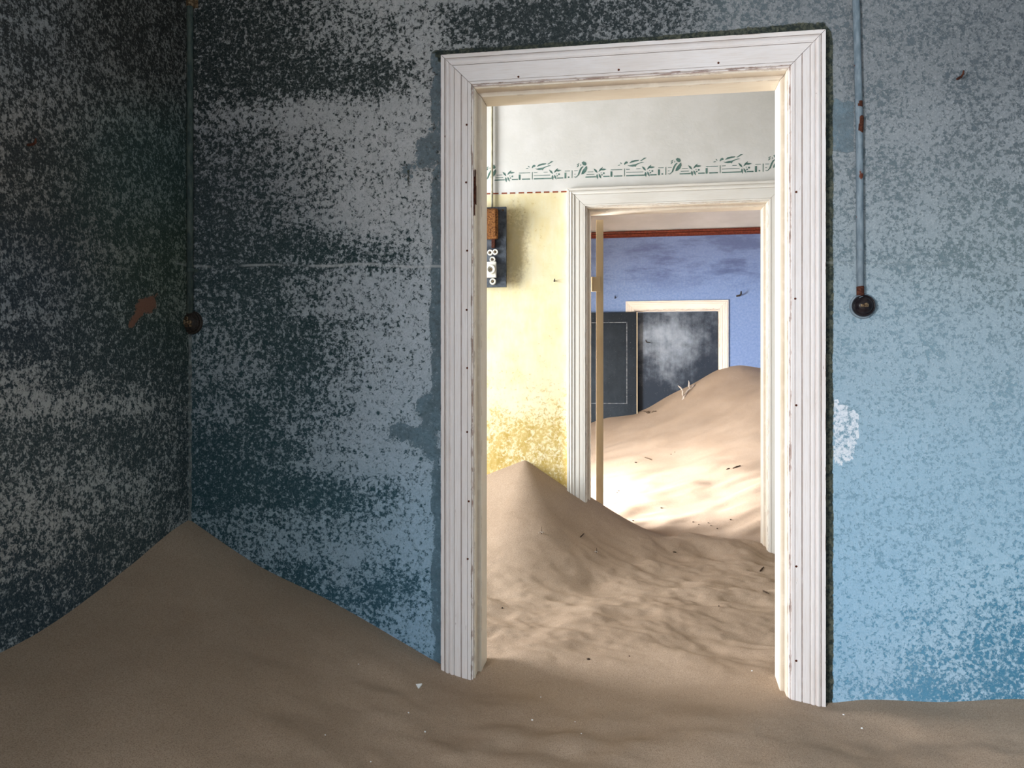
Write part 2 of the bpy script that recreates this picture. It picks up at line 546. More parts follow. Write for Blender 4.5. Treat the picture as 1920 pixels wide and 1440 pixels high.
def wall_mesh(name, axis, pos, thick, us, zs, holes, attrs=None):
    """a wall slab with real thickness: face grids on both sides, cut out at the holes.
    axis 'y': lies at y=pos (front) .. pos+thick ; axis 'x': at x=pos (front) .. pos+thick (thick may be < 0)"""
    nu, nz = len(us), len(zs)
    inside = lambda u, z: any(h[0] < u < h[1] and h[2] < z < h[3] for h in holes)
    verts, faces, mi = [], [], []
    U, Z = np.meshgrid(us, zs, indexing='ij')
    def co(d):
        D = np.full(U.size, d)
        return np.stack([U.ravel(), D, Z.ravel()], 1) if axis == 'y' else np.stack([D, U.ravel(), Z.ravel()], 1)
    V = np.concatenate([co(pos), co(pos + thick)])
    n = nu * nz
    keep = np.zeros((nu - 1, nz - 1), bool)
    for i in range(nu - 1):
        for j in range(nz - 1):
            keep[i, j] = not inside((us[i] + us[i + 1]) / 2, (zs[j] + zs[j + 1]) / 2)
    idx = lambda i, j: i * nz + j
    flip = (axis == 'y') == (thick > 0)
    def add(f, m):
        faces.append(f); mi.append(m)
    for i in range(nu - 1):
        for j in range(nz - 1):
            if not keep[i, j]: continue
            q = (idx(i, j), idx(i + 1, j), idx(i + 1, j + 1), idx(i, j + 1))
            add(q if flip else q[::-1], 0)
            b = tuple(k + n for k in q)
            add(b[::-1] if flip else b, 1)
            for di, dj, e in ((-1, 0, (q[3], q[0])), (1, 0, (q[1], q[2])), (0, -1, (q[0], q[1])), (0, 1, (q[2], q[3]))):
                a, c = i + di, j + dj
                if not (0 <= a < nu - 1 and 0 <= c < nz - 1) or not keep[a, c]:
                    f = (e[1], e[0], e[0] + n, e[1] + n)
                    add(f if flip else f[::-1], 1)
    me = mesh_np(name, V, faces)
    me.polygons.foreach_set('material_index', mi)
    return me, V


def pts_sdf(u, v, poly):
    """signed distance in pixels, positive inside"""
    poly = np.array(poly, float)
    d = np.full(u.shape, 1e9)
    ins = np.zeros(u.shape, bool)
    for k in range(len(poly)):
        a, b = poly[k], poly[(k + 1) % len(poly)]
        e = b - a
        t = np.clip(((u - a[0]) * e[0] + (v - a[1]) * e[1]) / (e @ e), 0, 1)
        d = np.minimum(d, np.hypot(u - a[0] - t * e[0], v - a[1] - t * e[1]))
        c = ((a[1] > v) != (b[1] > v))
        with np.errstate(divide='ignore', invalid='ignore'):
            xi = (b[0] - a[0]) * (v - a[1]) / (b[1] - a[1] if b[1] != a[1] else 1e-9) + a[0]
        ins ^= c & (u < xi)
    return np.where(ins, d, -d)


def blobs(u, v, lst):
    s = np.zeros(u.shape)
    for bu, bv, su, sv, a in lst:
        s += a * np.exp(-0.5 * (((u - bu) / su) ** 2 + ((v - bv) / sv) ** 2))
    return s


def shepard(u, v, samples, sig):
    """smooth blend of (u, v, value...) samples"""
    W = np.zeros(u.shape); A = 0
    for s in samples:
        w = np.exp(-0.5 * ((u - s[0]) ** 2 + (v - s[1]) ** 2) / sig ** 2) + 1e-7
        W += w
        A = A + w[:, None] * np.array(s[2:], float)[None, :]
    return A / W[:, None]


def color_attr(me, name, rgb):
    a = me.color_attributes.new(name, 'FLOAT_COLOR', 'POINT')
    buf = np.ones((len(me.vertices), 4), np.float32)
    buf[:, :rgb.shape[1]] = rgb
    a.data.foreach_set('color', buf.ravel())


def lin_np(a):
    a = np.asarray(a, float) / 255
    return np.where(a <= 0.04045, a / 12.92, ((a + 0.055) / 1.055) ** 2.4)


# door openings in pixel measurements taken at the casing faces
CP = 0.027                                       # casing stands proud of the wall
D1 = dict(x0=at(826, 700, Y1 - CP).x, x1=at(1549, 700, Y1 - CP).x, zt=2.418)
D2 = dict(x0=at(1063, 700, Y2 - CP).x, x1=0.0, zt=at(1063, 353, Y2 - CP).z)
D2['x1'] = at(1440, 700, Y2 - CP).x + 0.107
D3 = dict(x0=at(1173, 600, Y3 - CP).x, x1=at(1366, 600, Y3 - CP).x, zt=at(1270, 563.5, Y3 - CP).z)
CW = 0.105
hole = lambda D: (D['x0'] + 0.100, D['x1'] - 0.100, -1.0, D['zt'] - 0.100)

# --- wall between the near room and the hall
h1 = hole(D1)
us = lines((XL, h1[0], 0.012), (h1[0], h1[1], 0.06), (h1[1], 1.5, 0.012), (1.5, HXR + 0.05, 0.2))
us = np.concatenate([[HXL - 0.05], us])
zs = lines((0.0, 0.3, 0.1), (0.3, h1[3], 0.012), (h1[3], 2.75, 0.012), (2.75, ZC, 0.2))
me, V = wall_mesh('wall_front', 'y', Y1, TW, us, zs, [h1])
u, v = project(V)
cov = np.interp(u, [350, 420, 560, 680, 800, 830, 1000, 1300, 1560, 1700, 1920],
                   [0.60, 0.55, 0.47, 0.35, 0.17, 0.25, 0.42, 0.40, 0.26, 0.26, 0.28])
cov += 0.72 * blobs(u, v, [
    (470, 60, 120, 50, .30), (520, 150, 170, 34, .45), (730, 150, 60, 26, .35), (600, 215, 170, 30, -.32),
    (700, 270, 110, 40, -.15), (450, 330, 90, 70, .10), (690, 350, 90, 60, -.12), (660, 420, 110, 22, -.30),
    (480, 460, 120, 38, .35), (690, 482, 90, 30, .45), (420, 520, 60, 40, .2), (700, 560, 120, 40, -.25),
    (550, 640, 70, 60, .40), (650, 700, 60, 40, -.25), (610, 720, 50, 40, .30), (420, 690, 60, 50, -.2),
    (460, 790, 90, 40, .15), (450, 890, 110, 45, .42), (600, 930, 130, 22, .40), (690, 800, 80, 60, -.22),
    (620, 850, 120, 30, -.18), (560, 1010, 120, 40, -.12), (760, 1080, 55, 34, .50), (690, 1120, 60, 26, .30),
    (650, 1050, 90, 24, -.2), (570, 1090, 40, 24, .35), (780, 1000, 40, 60, -.2),
    (940, 45, 110, 36, .55), (1070, 25, 60, 22, .30), (800, 60, 40, 60, -.15), (1300, 30, 120, 40, .05),
    (1660, 325, 70, 26, .30), (1900, 380, 60, 40, .22), (1720, 240, 22, 50, -.35), (1640, 150, 60, 40, .1),
    (1860, 1265, 110, 52, .36), (1700, 1300, 90, 26, .36), (1900, 1200, 60, 60, .18), (1750, 900, 150, 120, -.12),
    (1600, 1150, 60, 200, -.22), (1700, 700, 150, 80, -.10), (1760, 480, 120, 18, .2), (1640, 480, 60, 14, .2)])
pale = lin_np(shepard(u, v, [
    (400, 80, 150, 152, 152), (600, 220, 176, 180, 182), (760, 120, 176, 180, 182), (740, 350, 182, 186, 190),
    (450, 330, 132, 136, 146), (450, 560, 140, 152, 158), (620, 580, 162, 174, 184), (760, 600, 172, 188, 202),
    (430, 720, 140, 152, 160), (600, 760, 156, 174, 188), (760, 800, 164, 186, 204), (420, 950, 128, 148, 158),
    (600, 1000, 150, 174, 188), (780, 1000, 150, 186, 212), (780, 1200, 142, 184, 214), (600, 1120, 140, 170, 190),
    (1000, 40, 150, 156, 160), (1300, 30, 132, 140, 146), (1640, 60, 118, 128, 136), (1850, 60, 104, 114, 122),
    (1640, 300, 130, 144, 154), (1850, 300, 120, 134, 144), (1640, 450, 136, 158, 170), (1850, 450, 130, 152, 162),
    (1640, 650, 138, 170, 190), (1850, 650, 134, 164, 182), (1640, 900, 140, 178, 202), (1850, 900, 136, 172, 194),
    (1640, 1150, 142, 184, 212), (1850, 1150, 150, 186, 208), (1800, 1290, 170, 200, 222)], 95))
grd = lin_np(shepard(u, v, [
    (420, 100, 30, 42, 46), (650, 150, 36, 50, 54), (450, 400, 44, 58, 66), (600, 480, 32, 58, 66),
    (500, 650, 42, 66, 76), (460, 900, 38, 66, 78), (650, 930, 44, 78, 94), (760, 1090, 46, 88, 112),
    (950, 45, 40, 52, 58), (1640, 200, 88, 103, 113), (1850, 200, 74, 86, 95), (1640, 330, 98, 120, 130), (1850, 420, 94, 115, 122),
    (1700, 700, 114, 150, 168), (1700, 950, 116, 156, 180), (1850, 1270, 54, 122, 154), (1650, 1250, 92, 152, 186)], 110))
sd = lambda poly, w=9: np.clip(0.5 + pts_sdf(u, v, poly) / (2 * w), 0, 1)
slate = np.maximum.reduce([
    sd([(830, 228), (815, 238), (790, 262), (772, 300), (752, 318), (770, 332), (800, 318), (830, 312)], 17),
    sd([(830, 735), (800, 742), (776, 775), (782, 792), (764, 804), (752, 785), (738, 792), (720, 828), (735, 828), (768, 812), (778, 838), (797, 850), (808, 885), (830, 905)], 14),
    sd([(830, 300), (810, 320), (808, 600), (810, 740), (830, 745)], 5),
    sd([(830, 880), (810, 880), (812, 1000), (812, 1260), (830, 1260)], 4),
    sd([(830, 95), (812, 100), (808, 170), (812, 235), (830, 240)], 6),
    sd([(1556, 188), (1600, 188), (1604, 250), (1598, 288), (1556, 284)], 5)])
stain_shade = np.maximum.reduce([
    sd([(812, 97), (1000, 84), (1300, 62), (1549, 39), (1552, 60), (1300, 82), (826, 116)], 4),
    sd([(1540, 45), (1558, 52), (1562, 90), (1562, 1330), (1540, 1330)], 3),  # dark stain plus the right casing's shadow painted into the wall colour
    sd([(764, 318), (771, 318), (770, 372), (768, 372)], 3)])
scar = sd([(1562, 752), (1590, 764), (1605, 780), (1606, 850), (1594, 866), (1562, 878)], 8)
def desat(c, k):
    m = c @ np.array([.25, .6, .15])
    return m[:, None] + (c - m[:, None]) * np.asarray(k)[..., None]


pale = desat(pale, np.interp(v, [250, 950], [0.45, 0.85])) * np.interp(u, [350, 800], [1.25, 1.05])[:, None]  # light painted in: pale coat brightened leftward where the corner is dim
grd = desat(grd, np.interp(v, [300, 900], [0.7, 0.9])) * np.stack([np.ones_like(u), np.interp(u, [800, 1500], [1.04, 1.0]), np.interp(u, [800, 1500], [.92, 1.0])], 1)
color_attr(me, 'cover', np.stack([cov, np.zeros_like(u), np.interp(u, [350, 380, 820, 1500, 1560, 1900], [0.8, 1, 1, .2, .25, .2])], 1))
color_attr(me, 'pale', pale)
color_attr(me, 'ground', grd)
color_attr(me, 'patch', np.stack([slate, stain_shade, scar], 1))
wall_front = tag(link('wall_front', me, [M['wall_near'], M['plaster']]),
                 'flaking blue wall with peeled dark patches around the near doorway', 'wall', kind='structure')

# --- left wall of the near room, with the window that lights it
us = lines((YB, WIN1[0], 0.3), (WIN1[0], WIN1[1], 0.3), (WIN1[1], 1.4, 0.1), (1.4, Y1, 0.012))
zs = lines((0.0, 0.5, 0.1), (0.5, WIN1[2], 0.015), (WIN1[2], WIN1[3], 0.0135), (WIN1[3], 2.75, 0.0135), (2.75, ZC, 0.2))
me, V = wall_mesh('wall_left', 'x', XL, -TW, us, zs, [WIN1])
Vc = V.copy(); Vc[:, 1] = np.maximum(Vc[:, 1], 1.5)
u, v = project(Vc)
cov = np.full(u.shape, 0.56) + blobs(u, v, [
    (300, 100, 70, 120, .12), (60, 80, 80, 60, -.05), (230, 350, 80, 90, .08), (60, 300, 60, 50, .10), (320, 470, 40, 60, .1),
    (250, 650, 120, 34, .22), (300, 700, 60, 40, .15), (60, 640, 80, 30, .1), (180, 760, 110, 20, -.20), (230, 815, 100, 30, .18),
    (60, 730, 60, 40, -.15), (130, 900, 120, 40, -.05), (90, 960, 80, 26, -.15), (260, 990, 60, 40, .1), (60, 1060, 80, 26, -.10),
    (150, 1090, 100, 30, .22), (60, 1160, 80, 30, .25), (40, 420, 60, 40, .08), (170, 180, 80, 60, -.05), (250, 1030, 90, 30, .12)])
pale = 1.45 * lin_np(shepard(u, v, [
    (40, 80, 126, 130, 132), (250, 60, 112, 110, 104), (60, 280, 132, 126, 118), (240, 340, 92, 116, 112), (150, 430, 116, 106, 98),
    (320, 540, 98, 112, 86), (60, 560, 118, 128, 136), (250, 640, 124, 136, 140), (60, 740, 150, 148, 142), (220, 750, 160, 158, 150),
    (60, 900, 146, 150, 148), (250, 900, 138, 148, 148), (60, 1020, 158, 150, 138), (220, 1000, 152, 150, 142), (60, 1150, 126, 138, 144)], 80))
grd = lin_np(shepard(u, v, [
    (40, 80, 46, 52, 54), (250, 60, 36, 38, 36), (60, 280, 46, 50, 50), (240, 340, 36, 62, 58), (320, 540, 40, 60, 44),
    (60, 560, 40, 54, 64), (250, 650, 38, 58, 64), (60, 900, 50, 66, 70), (250, 900, 44, 64, 68), (60, 1150, 34, 56, 66)], 90))
brick = np.clip(0.5 + pts_sdf(u, v, [(258, 560), (280, 558), (296, 548), (292, 575), (262, 600), (240, 615), (255, 585)]) / 14, 0, 1)
pale = desat(pale, np.full(len(u), .55)); grd = desat(grd, np.full(len(u), .7))
color_attr(me, 'cover', np.stack([cov, brick, np.interp(u, [0, 280, 350], [0, .2, .9])], 1))
color_attr(me, 'pale', pale)
color_attr(me, 'ground', grd)
color_attr(me, 'patch', np.zeros((len(u), 3)))
tag(link('wall_left', me, [M['wall_side'], M['plaster']]), 'dark mottled side wall beside the corner sand heap', 'wall', kind='structure')


def slab(name, x0, x1, y0, y1, z0, z1, mat, label, cat='wall'):
    bm = bmesh.new()
    add_box(bm, x0, x1, y0, y1, z0, z1)
    return tag(bm_obj(name, bm, mat), label, cat, kind='structure')


slab('wall_right', XR, XR + TW, YB, Y1, 0, ZC, M['blue_plain'], 'plain side wall of the near room beyond the frame')
us = lines((XL - TW, BACK_FILL[0], 0.3), (BACK_FILL[0], BACK_FILL[1], 0.4), (BACK_FILL[1], XR + TW, 0.3))
zs = lines((0.0, BACK_FILL[2], 0.4), (BACK_FILL[2], BACK_FILL[3], 0.4), (BACK_FILL[3], ZC, 0.4))
me, V = wall_mesh('wall_back', 'y', YB, -TW, us, zs, [BACK_FILL])  # hole cut for the added fill lamp
tag(link('wall_back', me, [M['blue_plain'], M['plaster']]), 'plain wall of the near room behind the viewer', 'wall', kind='structure')
slab('floor', FXL - TW, FXR + TW, YB - TW, Y3 + TW, -0.12, 0.0, M['ceiling'], 'boarded floor buried under the sand', 'floor')
slab('ceiling', FXL - TW, FXR + TW, YB - TW, Y3 + TW, ZC, ZC + 0.1, M['ceiling'], 'ceiling over the three rooms', 'ceiling')

# --- wall between hall and far room
h2 = hole(D2)
us = lines((FXL, h2[0], 0.3), (h2[0], h2[1], 0.3), (h2[1], FXR, 0.3))
zs = lines((0.0, h2[3], 0.5), (h2[3], ZC, 0.3))
me, V = wall_mesh('wall_hall', 'y', Y2, TW, us, zs, [h2])
wall_hall = tag(link('wall_hall', me, [M['hall'], M['plaster']]),
                'yellow and white hall wall with a stencilled bird frieze', 'wall', kind='structure')
# hall ends
us = lines((Y1 + TW, WIN2[0], 0.3), (WIN2[0], WIN2[1], 0.4), (WIN2[1], Y2, 0.3))
zs = lines((0.0, WIN2[2], 0.4), (WIN2[2], WIN2[3], 0.4), (WIN2[3], ZC, 0.4))
me, V = wall_mesh('wall_hall_end', 'x', HXL, -TW, us, zs, [WIN2])
tag(link('wall_hall_end', me, [M['plaster'], M['plaster']]), 'end wall of the hall around its open outer door', 'wall', kind='structure')
slab('wall_hall_right', HXR, HXR + TW, Y1 + TW, Y2, 0, ZC, M['plaster'], 'closed end wall of the hall')
# far room
h3 = hole(D3)
us = lines((FXL, h3[0], 0.3), (h3[0], h3[1], 0.3), (h3[1], FXR, 0.3))
zs = lines((0.0, h3[3], 0.5), (h3[3], ZC, 0.3))
me, V = wall_mesh('wall_far', 'y', Y3, TW, us, zs, [h3])
wall_far = tag(link('wall_far', me, [M['far'], M['plaster']]), 'blue far wall with a white band above a red rail', 'wall', kind='structure')
us = lines((Y2 + TW, WIN3[0], 0.3), (WIN3[0], WIN3[1], 0.4), (WIN3[1], Y3, 0.3))
zs = lines((0.0, WIN3[2], 0.4), (WIN3[2], WIN3[3], 0.4), (WIN3[3], ZC, 0.4))
me, V = wall_mesh('wall_far_left', 'x', FXL, -TW, us, zs, [WIN3])
tag(link('wall_far_left', me, [M['plaster'], M['plaster']]), 'window wall of the far blue room', 'wall', kind='structure')
slab('wall_far_right', FXR, FXR + TW, Y2 + TW, Y3, 0, ZC, M['far'], 'blue side wall of the far room behind the dune')


# ------------------------------------------------------------------ door frames: mitred moulded casings and rebated jambs
def arc(cx, cy, r0, r1, a0, a1, n):
    return [(cx + r0 * math.cos(a0 + (a1 - a0) * i / n), cy + r1 * math.sin(a0 + (a1 - a0) * i / n)) for i in range(n + 1)]


def casing_profile():
    """(a, proud, dirt, arris) across the casing: a = distance in from the outer edge, metres"""
    P = []
    def p(a, h, d=0.0, w=0.0): P.append((a / 1000, h / 1000, d, w))
    def quirk(a0, a1, top, bot):
        p(a0 - .8, top); p(a0, top, .25, .5); p(a0 + .3, bot, 1); p(a1 - .3, bot, 1); p(a1, top, .25, .5); p(a1 + .8, top)
    p(0, -2); p(0, 20, .2, .3); p(0, 24, 0, 1); p(.8, 25.2, 0, 1); p(3, 25.2)
    quirk(12, 15, 25.2, 19.5)
    for a, h in arc(22, 22.0, 6.2, 6.0, math.pi * 0.92, math.pi * 0.05, 7): p(a, h)
    p(29, 21.6, .6); p(30, 21.6, .6)
    for a, h in arc(36.5, 21.5, 6.0, 4.6, math.pi * 0.95, math.pi * 0.1, 6): p(a, h)
    quirk(44, 45.8, 22.4, 17.5)
    p(50, 22.6); p(60, 22.6)
    quirk(66, 70, 22.6, 17.5)
    p(78, 22.2)
    quirk(88, 89.4, 22.0, 18.0)
    p(96, 22.0); p(99, 21.8, 0, .6); p(100.2, 20.6, .1, 1); p(100.6, 16, .7, .4); p(101.5, 14.2, 1, 0)
    for a, h in arc(103.2, 14.6, 1.9, 2.4, math.pi * 0.9, 0.0, 5): p(a, h, .0, .8)
    p(105.2, 10, 0, .3); p(105.2, -2)
    return P


def head_profile():
    P = []
    def p(a, h, d=0.0, w=0.0): P.append((a / 1000, h / 1000, d, w))
    def quirk(a0, a1, top, bot):
        p(a0 - .8, top); p(a0, top, .25, .5); p(a0 + .3, bot, 1); p(a1 - .3, bot, 1); p(a1, top, .25, .5); p(a1 + .8, top)
    p(0, -2); p(0, 20, .2, .3); p(0, 24, 0, 1); p(.8, 25.2, 0, 1); p(3, 25.2)
    quirk(13, 15, 25.2, 20.5)
    for a, h in arc(25, 21.0, 9.0, 5.6, math.pi * 0.92, math.pi * 0.08, 7): p(a, h)
    quirk(35.5, 37.5, 22.4, 18.0)
    p(50, 22.6); p(70, 22.6); p(86, 22.2)
    quirk(91, 92.2, 22.0, 19.0)
    p(96, 22.0); p(99, 21.8, 0, .6); p(100.2, 20.6, .1, 1); p(100.6, 16, .7, .4); p(101.5, 14.2, 1, 0)
    for a, h in arc(103.2, 14.6, 1.9, 2.4, math.pi * 0.9, 0.0, 5): p(a, h, .0, .8)
    p(105.2, 10, 0, .3); p(105.2, -2)
    return P


def jamb_profile(T):
    """(a, depth) of the rebated jamb lining, a measured in from the casing's outer edge"""
    return [(.1035, .001, 0, 0), (.1035, -.0045, .2, .6), (.1045, -.0055, 0, 1), (.1085, -.0055, 0, .6), (.110, -.004, 0, .8), (.110, .0, .1, 0), (.110, .034, .8, 0), (.1105, .0352, 1, 0), (.1215, .0355, .2, .2), (.123, .037, 0, 1), (.123, .045, 0, 0), (.123, T - .002, 0, .3), (.1215, T, 0, .6), (.095, T, 0, 0)]


def sweep(name, prof, D, side, zb, mat, parent, depthfn):
    """one mitred member of the frame: side 'l', 'r' or 'h'"""
    n = len(prof)
    V, uv, mk = [], [], []
    acc = 0.0
    last = None
    ends = 13 if side != 'h' else 9
    for i, (a, h, d, w) in enumerate(prof):
        y = depthfn(h)
        if last is not None: acc += math.hypot(a - last[0], y - last[1])
        last = (a, y)
        for k in range(ends):
            t = k / (ends - 1)
            if side == 'l':
                z = zb + (D['zt'] - a - .0009 - zb) * t
                V.append((D['x0'] + a, y, z)); uv.append((acc, z))
            elif side == 'r':
                z = zb + (D['zt'] - a - .0009 - zb) * t
                V.append((D['x1'] - a, y, z)); uv.append((acc + 3.0, z + 7))
            else:
                x = D['x0'] + a + .0009 + (D['x1'] - D['x0'] - 2 * a - .0018) * t
                V.append((x, y, D['zt'] - a)); uv.append((acc + 6.0, x + 15))
            mk.append((d, w, 0))
    faces = []
    for i in range(n - 1):
        for k in range(ends - 1):
            q = (i * ends + k, i * ends + k + 1, (i + 1) * ends + k + 1, (i + 1) * ends + k)
            faces.append(q)
    me = mesh_np(name, V, faces)
    bm = bmesh.new(); bm.from_mesh(me)
    bm.verts.ensure_lookup_table()
    for k in (0, ends - 1):
        try:
            bm.faces.new([bm.verts[i * ends + k] for i in range(n)])
        except ValueError:
            pass
    # back face closes the section
    bm.faces.new([bm.verts[k] for k in range(ends)] + [bm.verts[(n - 1) * ends + k] for k in reversed(range(ends))])
    bmesh.ops.recalc_face_normals(bm, faces=bm.faces)
    bm.to_mesh(me); bm.free()
    lay = me.uv_layers.new(name='uv')
    lv = np.zeros(len(me.loops), np.int32); me.loops.foreach_get('vertex_index', lv)
    lay.data.foreach_set('uv', np.array(uv, np.float32)[lv].ravel())
    color_attr(me, 'mark', np.array(mk, float))
    return link(name, me, mat, parent)


def door_frame(name, D, Y, zb, mcase, mjamb, label, back=True):
    root = empty(name, (round((D['x0'] + D['x1']) / 2, 4), Y, 0))
    tag(root, label, 'doorway', kind='structure')
    cp = casing_profile()
    jp = jamb_profile(TW)
    for s, nm in (('l', 'side_casing'), ('r', 'side_casing'), ('h', 'head_casing')):
        sweep(nm, head_profile() if s == 'h' else cp, D, s, zb, mcase, root, lambda h: Y - h)
    for s, nm in (('l', 'jamb'), ('r', 'jamb'), ('h', 'head_jamb')):
        sweep(nm, jp, D, s, zb, mjamb, root, lambda h: Y + h)
    if back:
        for s, nm in (('l', 'rear_casing'), ('r', 'rear_casing'), ('h', 'rear_head_casing')):
            sweep(nm, [(a, h, d, w) for a, h, d, w in cp if a < 0.1007], D, s, zb, mcase, root, lambda h: Y + TW + h)
    return root


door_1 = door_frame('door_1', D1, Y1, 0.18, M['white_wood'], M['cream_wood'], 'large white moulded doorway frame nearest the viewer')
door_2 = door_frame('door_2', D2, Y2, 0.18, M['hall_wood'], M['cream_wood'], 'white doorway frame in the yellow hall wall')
door_3 = door_frame('door_3', D3, Y3, 0.3, M['far_wood'], M['far_wood'], 'half buried doorway with blackened doors in the blue far wall', back=False)

# nail heads in the near frame
nail_me = None
for k, (pu, pv) in enumerate([(875, 234), (835, 256), (874, 342), (876, 470), (875, 581), (876, 690), (876, 810), (879, 940), (877, 1048),
                              (972, 144), (1347, 118), (1160, 131), (1493, 360), (1491, 560), (1493, 760), (1493, 1062), (1493, 1239), (1532, 175)]):
    if nail_me is None:
        bm = bmesh.new()
        add_lathe(bm, [(0.0034, 0), (0.0034, 0.001), (0.0024, 0.0018), (0.0005, 0.002)], (0, 0, 0), (0, -1, 0), 10)
        nail_me = bpy.data.meshes.new('nail_head'); bm.to_mesh(nail_me); bm.free()
    o = link('nail_head', nail_me, M['nail'], door_1)
    o.location = at(pu, pv, Y1 - 0.0228)

# broken rebate where the strike plate sat on the near left jamb
bm = bmesh.new()
zt_, zb_ = at(893, 305, Y1).z, at(893, 388, Y1).z
for k in range(7):
    a = D1['x0'] + 0.1035 + 0.0012 * k
    z0 = zb_ + random.uniform(-.04, .02); z1 = zt_ - 0.06 + random.uniform(-.03, .05)
    add_box(bm, a, a + 0.0016, Y1 - 0.0075 - random.uniform(0, .002), Y1 + 0.006, z0, z1)
tag(bm_obj('splintered_rebate', bm, M['rust'], door_1), 'splintered brown bare wood')

# ------------------------------------------------------------------ the open door leaf in the second doorway
LW = 0.90
hinge = at(1124.5, 720, Y2 + TW + 0.045)
ang = math.atan(-0.050)            # leaf swings back into the far room, edge on to the viewer


def uv_box(name, x0, x1, y0, y1, z0, z1, mat, parent, bevel=0.0015):
    bm = bmesh.new()
    add_box(bm, x0, x1, y0, y1, z0, z1, bevel)
    bmesh.ops.recalc_face_normals(bm, faces=bm.faces)
    me = bpy.data.meshes.new(name)
    bm.to_mesh(me); bm.free()
    lay = me.uv_layers.new(name='uv')
    co = np.zeros(len(me.vertices) * 3, np.float32); me.vertices.foreach_get('co', co); co = co.reshape(-1, 3)
    lv = np.zeros(len(me.loops), np.int32); me.loops.foreach_get('vertex_index', lv)
    vert = (z1 - z0) >= max(x1 - x0, y1 - y0)
    if vert:
        q = np.stack([co[:, 0] + co[:, 1], co[:, 2]], 1)
    else:
        q = np.stack([co[:, 2] + 2, co[:, 0] + co[:, 1]], 1)
    lay.data.foreach_set('uv', q[lv].astype(np.float32).ravel())
    color_attr(me, 'mark', np.zeros((len(me.vertices), 3)))
    return link(name, me, mat, parent)


def panel_leaf(root, w, t, z0, z1, stile, rails, mat, mpanel, x_dir=1, bead=None):
    """leaf in root space: x 0..w (times x_dir), y -t/2..t/2"""
    X = lambda a, b: (a, b) if x_dir > 0 else (-b, -a)
    for a, b in ((0, stile), (w - stile, w)):
        xa, xb = X(a, b)
        uv_box('stile', xa, xb, -t / 2, t / 2, z0, z1, mat, root)
    for a, b in rails:
        xa, xb = X(stile, w - stile)
        uv_box('rail', xa, xb, -t / 2, t / 2, a, b, mat, root)
    for (a, b), (c, d) in zip(rails[:-1], rails[1:]):
        xa, xb = X(stile - .005, w - stile + .005)
        if bead is not None:
            e = .008
            for g in (stile, w - stile - e):
                xc_, xd_ = X(g, g + e)
                uv_box('panel_bead', xc_, xd_, -t / 2 - .003, -t / 2 + .014, b, c, bead, root)
            for g in (b, c - e):
                uv_box('panel_bead', xa + .02, xb - .02, -t / 2 - .003, -t / 2 + .014, g, g + e, bead, root)
        uv_box('panel', xa, xb, -t / 2 + .012, t / 2 - .012, b - .005, c + .005, mpanel, root)


leaf = bpy.data.objects.new('door_leaf', None)
COL.objects.link(leaf)
leaf.parent = door_2
leaf.matrix_parent_inverse = Matrix.Translation(-Vector(door_2.location))
ztop = at(1124, 412, hinge.y).z
leaf.location = (hinge.x, hinge.y, 0)
leaf.rotation_euler = (0, 0, math.pi / 2 - ang)
leaf['label'] = 'open tan door leaf seen edge on'
panel_leaf(leaf, LW, 0.041, 0.2, ztop, 0.11, [(0.2, 0.42), (1.15, 1.32), (ztop - .13, ztop)], M['leaf_wood'], M['leaf_wood'])
# hinge plates that bridge the gap to the jamb
for zc in (at(1120, 533, hinge.y).z,):
    bm = bmesh.new()
    xj = D2['x0'] + 0.1235
    zz = 0.042
    add_box(bm, xj, hinge.x + 0.004, Y2 + TW + 0.038, hinge.y - 0.0008, zc - zz, zc + zz, 0.0008)
    add_lathe(bm, [(0.006, -zz), (0.006, -0.015), (0.0054, -0.014), (0.006, -0.013), (0.006, 0.013), (0.0054, 0.014), (0.006, 0.015), (0.006, zz)], (xj + 0.004, Y2 + TW + 0.036, zc), (0, 0, 1), 12)
    o = bm_obj('hinge', bm, M['leaf_wood'], door_2)
    o['label'] = 'painted butt hinge'

# ------------------------------------------------------------------ blackened doors in the far frame
zt3 = at(1270, 588, Y3).z
xa, xb = at(1194.5, 650, Y3 + 0.02).x, at(1343, 650, Y3 + 0.02).x
closed = bpy.data.objects.new('door_leaf', None); COL.objects.link(closed)
closed.parent = door_3; closed.matrix_parent_inverse = Matrix.Translation(-Vector(door_3.location))
closed.location = (xa - 0.012, Y3 + 0.035, 0)
closed['label'] = 'closed black leaf with chalky bloom'
wcl = xb - xa + 0.03
uv_box('board', 0, wcl, -0.016, 0.016, 0.3, zt3 + .02, M['chalk_door'], closed)
uv_box('stile', wcl - 0.145, wcl, -0.0195, -0.015, 0.3, zt3 + .02, M['chalk_door'], closed)
bm = bmesh.new()
hk = at(1213, 642, Y3)
add_tube(bm, [(hk.x - closed.location.x - .012, -.014, hk.z + .03), (hk.x - closed.location.x - .008, -.026, hk.z + .005), (hk.x - closed.location.x + .01, -.034, hk.z), (hk.x - closed.location.x + .04, -.03, hk.z - .004)], [.005, .005, .005, .003], 8)
bm_obj('hook', bm, M['dark_metal'], closed)

op = bpy.data.objects.new('door_leaf', None); COL.objects.link(op)
op.parent = door_3; op.matrix_parent_inverse = Matrix.Translation(-Vector(door_3.location))
yo = Y3 - 0.065
xo = at(1193.5, 650, yo).x
op.location = (xo, yo, 0)
op['label'] = 'dark slate leaf folded back against the wall'
zto = at(1160, 586, yo).z
s0 = xo - at(1176, 650, yo).x
panel_leaf(op, 0.92, 0.042, 0.3, zto, s0, [(0.3, at(1160, 757, yo).z), (zto - 0.115, zto)], M['dark_door'], M['dark_door'], x_dir=-1, bead=M['bead'])
uv_box('edge_strip', 0.0005, 0.012, -0.021, 0.03, 0.3, zto, M['leaf_wood'], op)['label'] = 'tan bare timber edge'

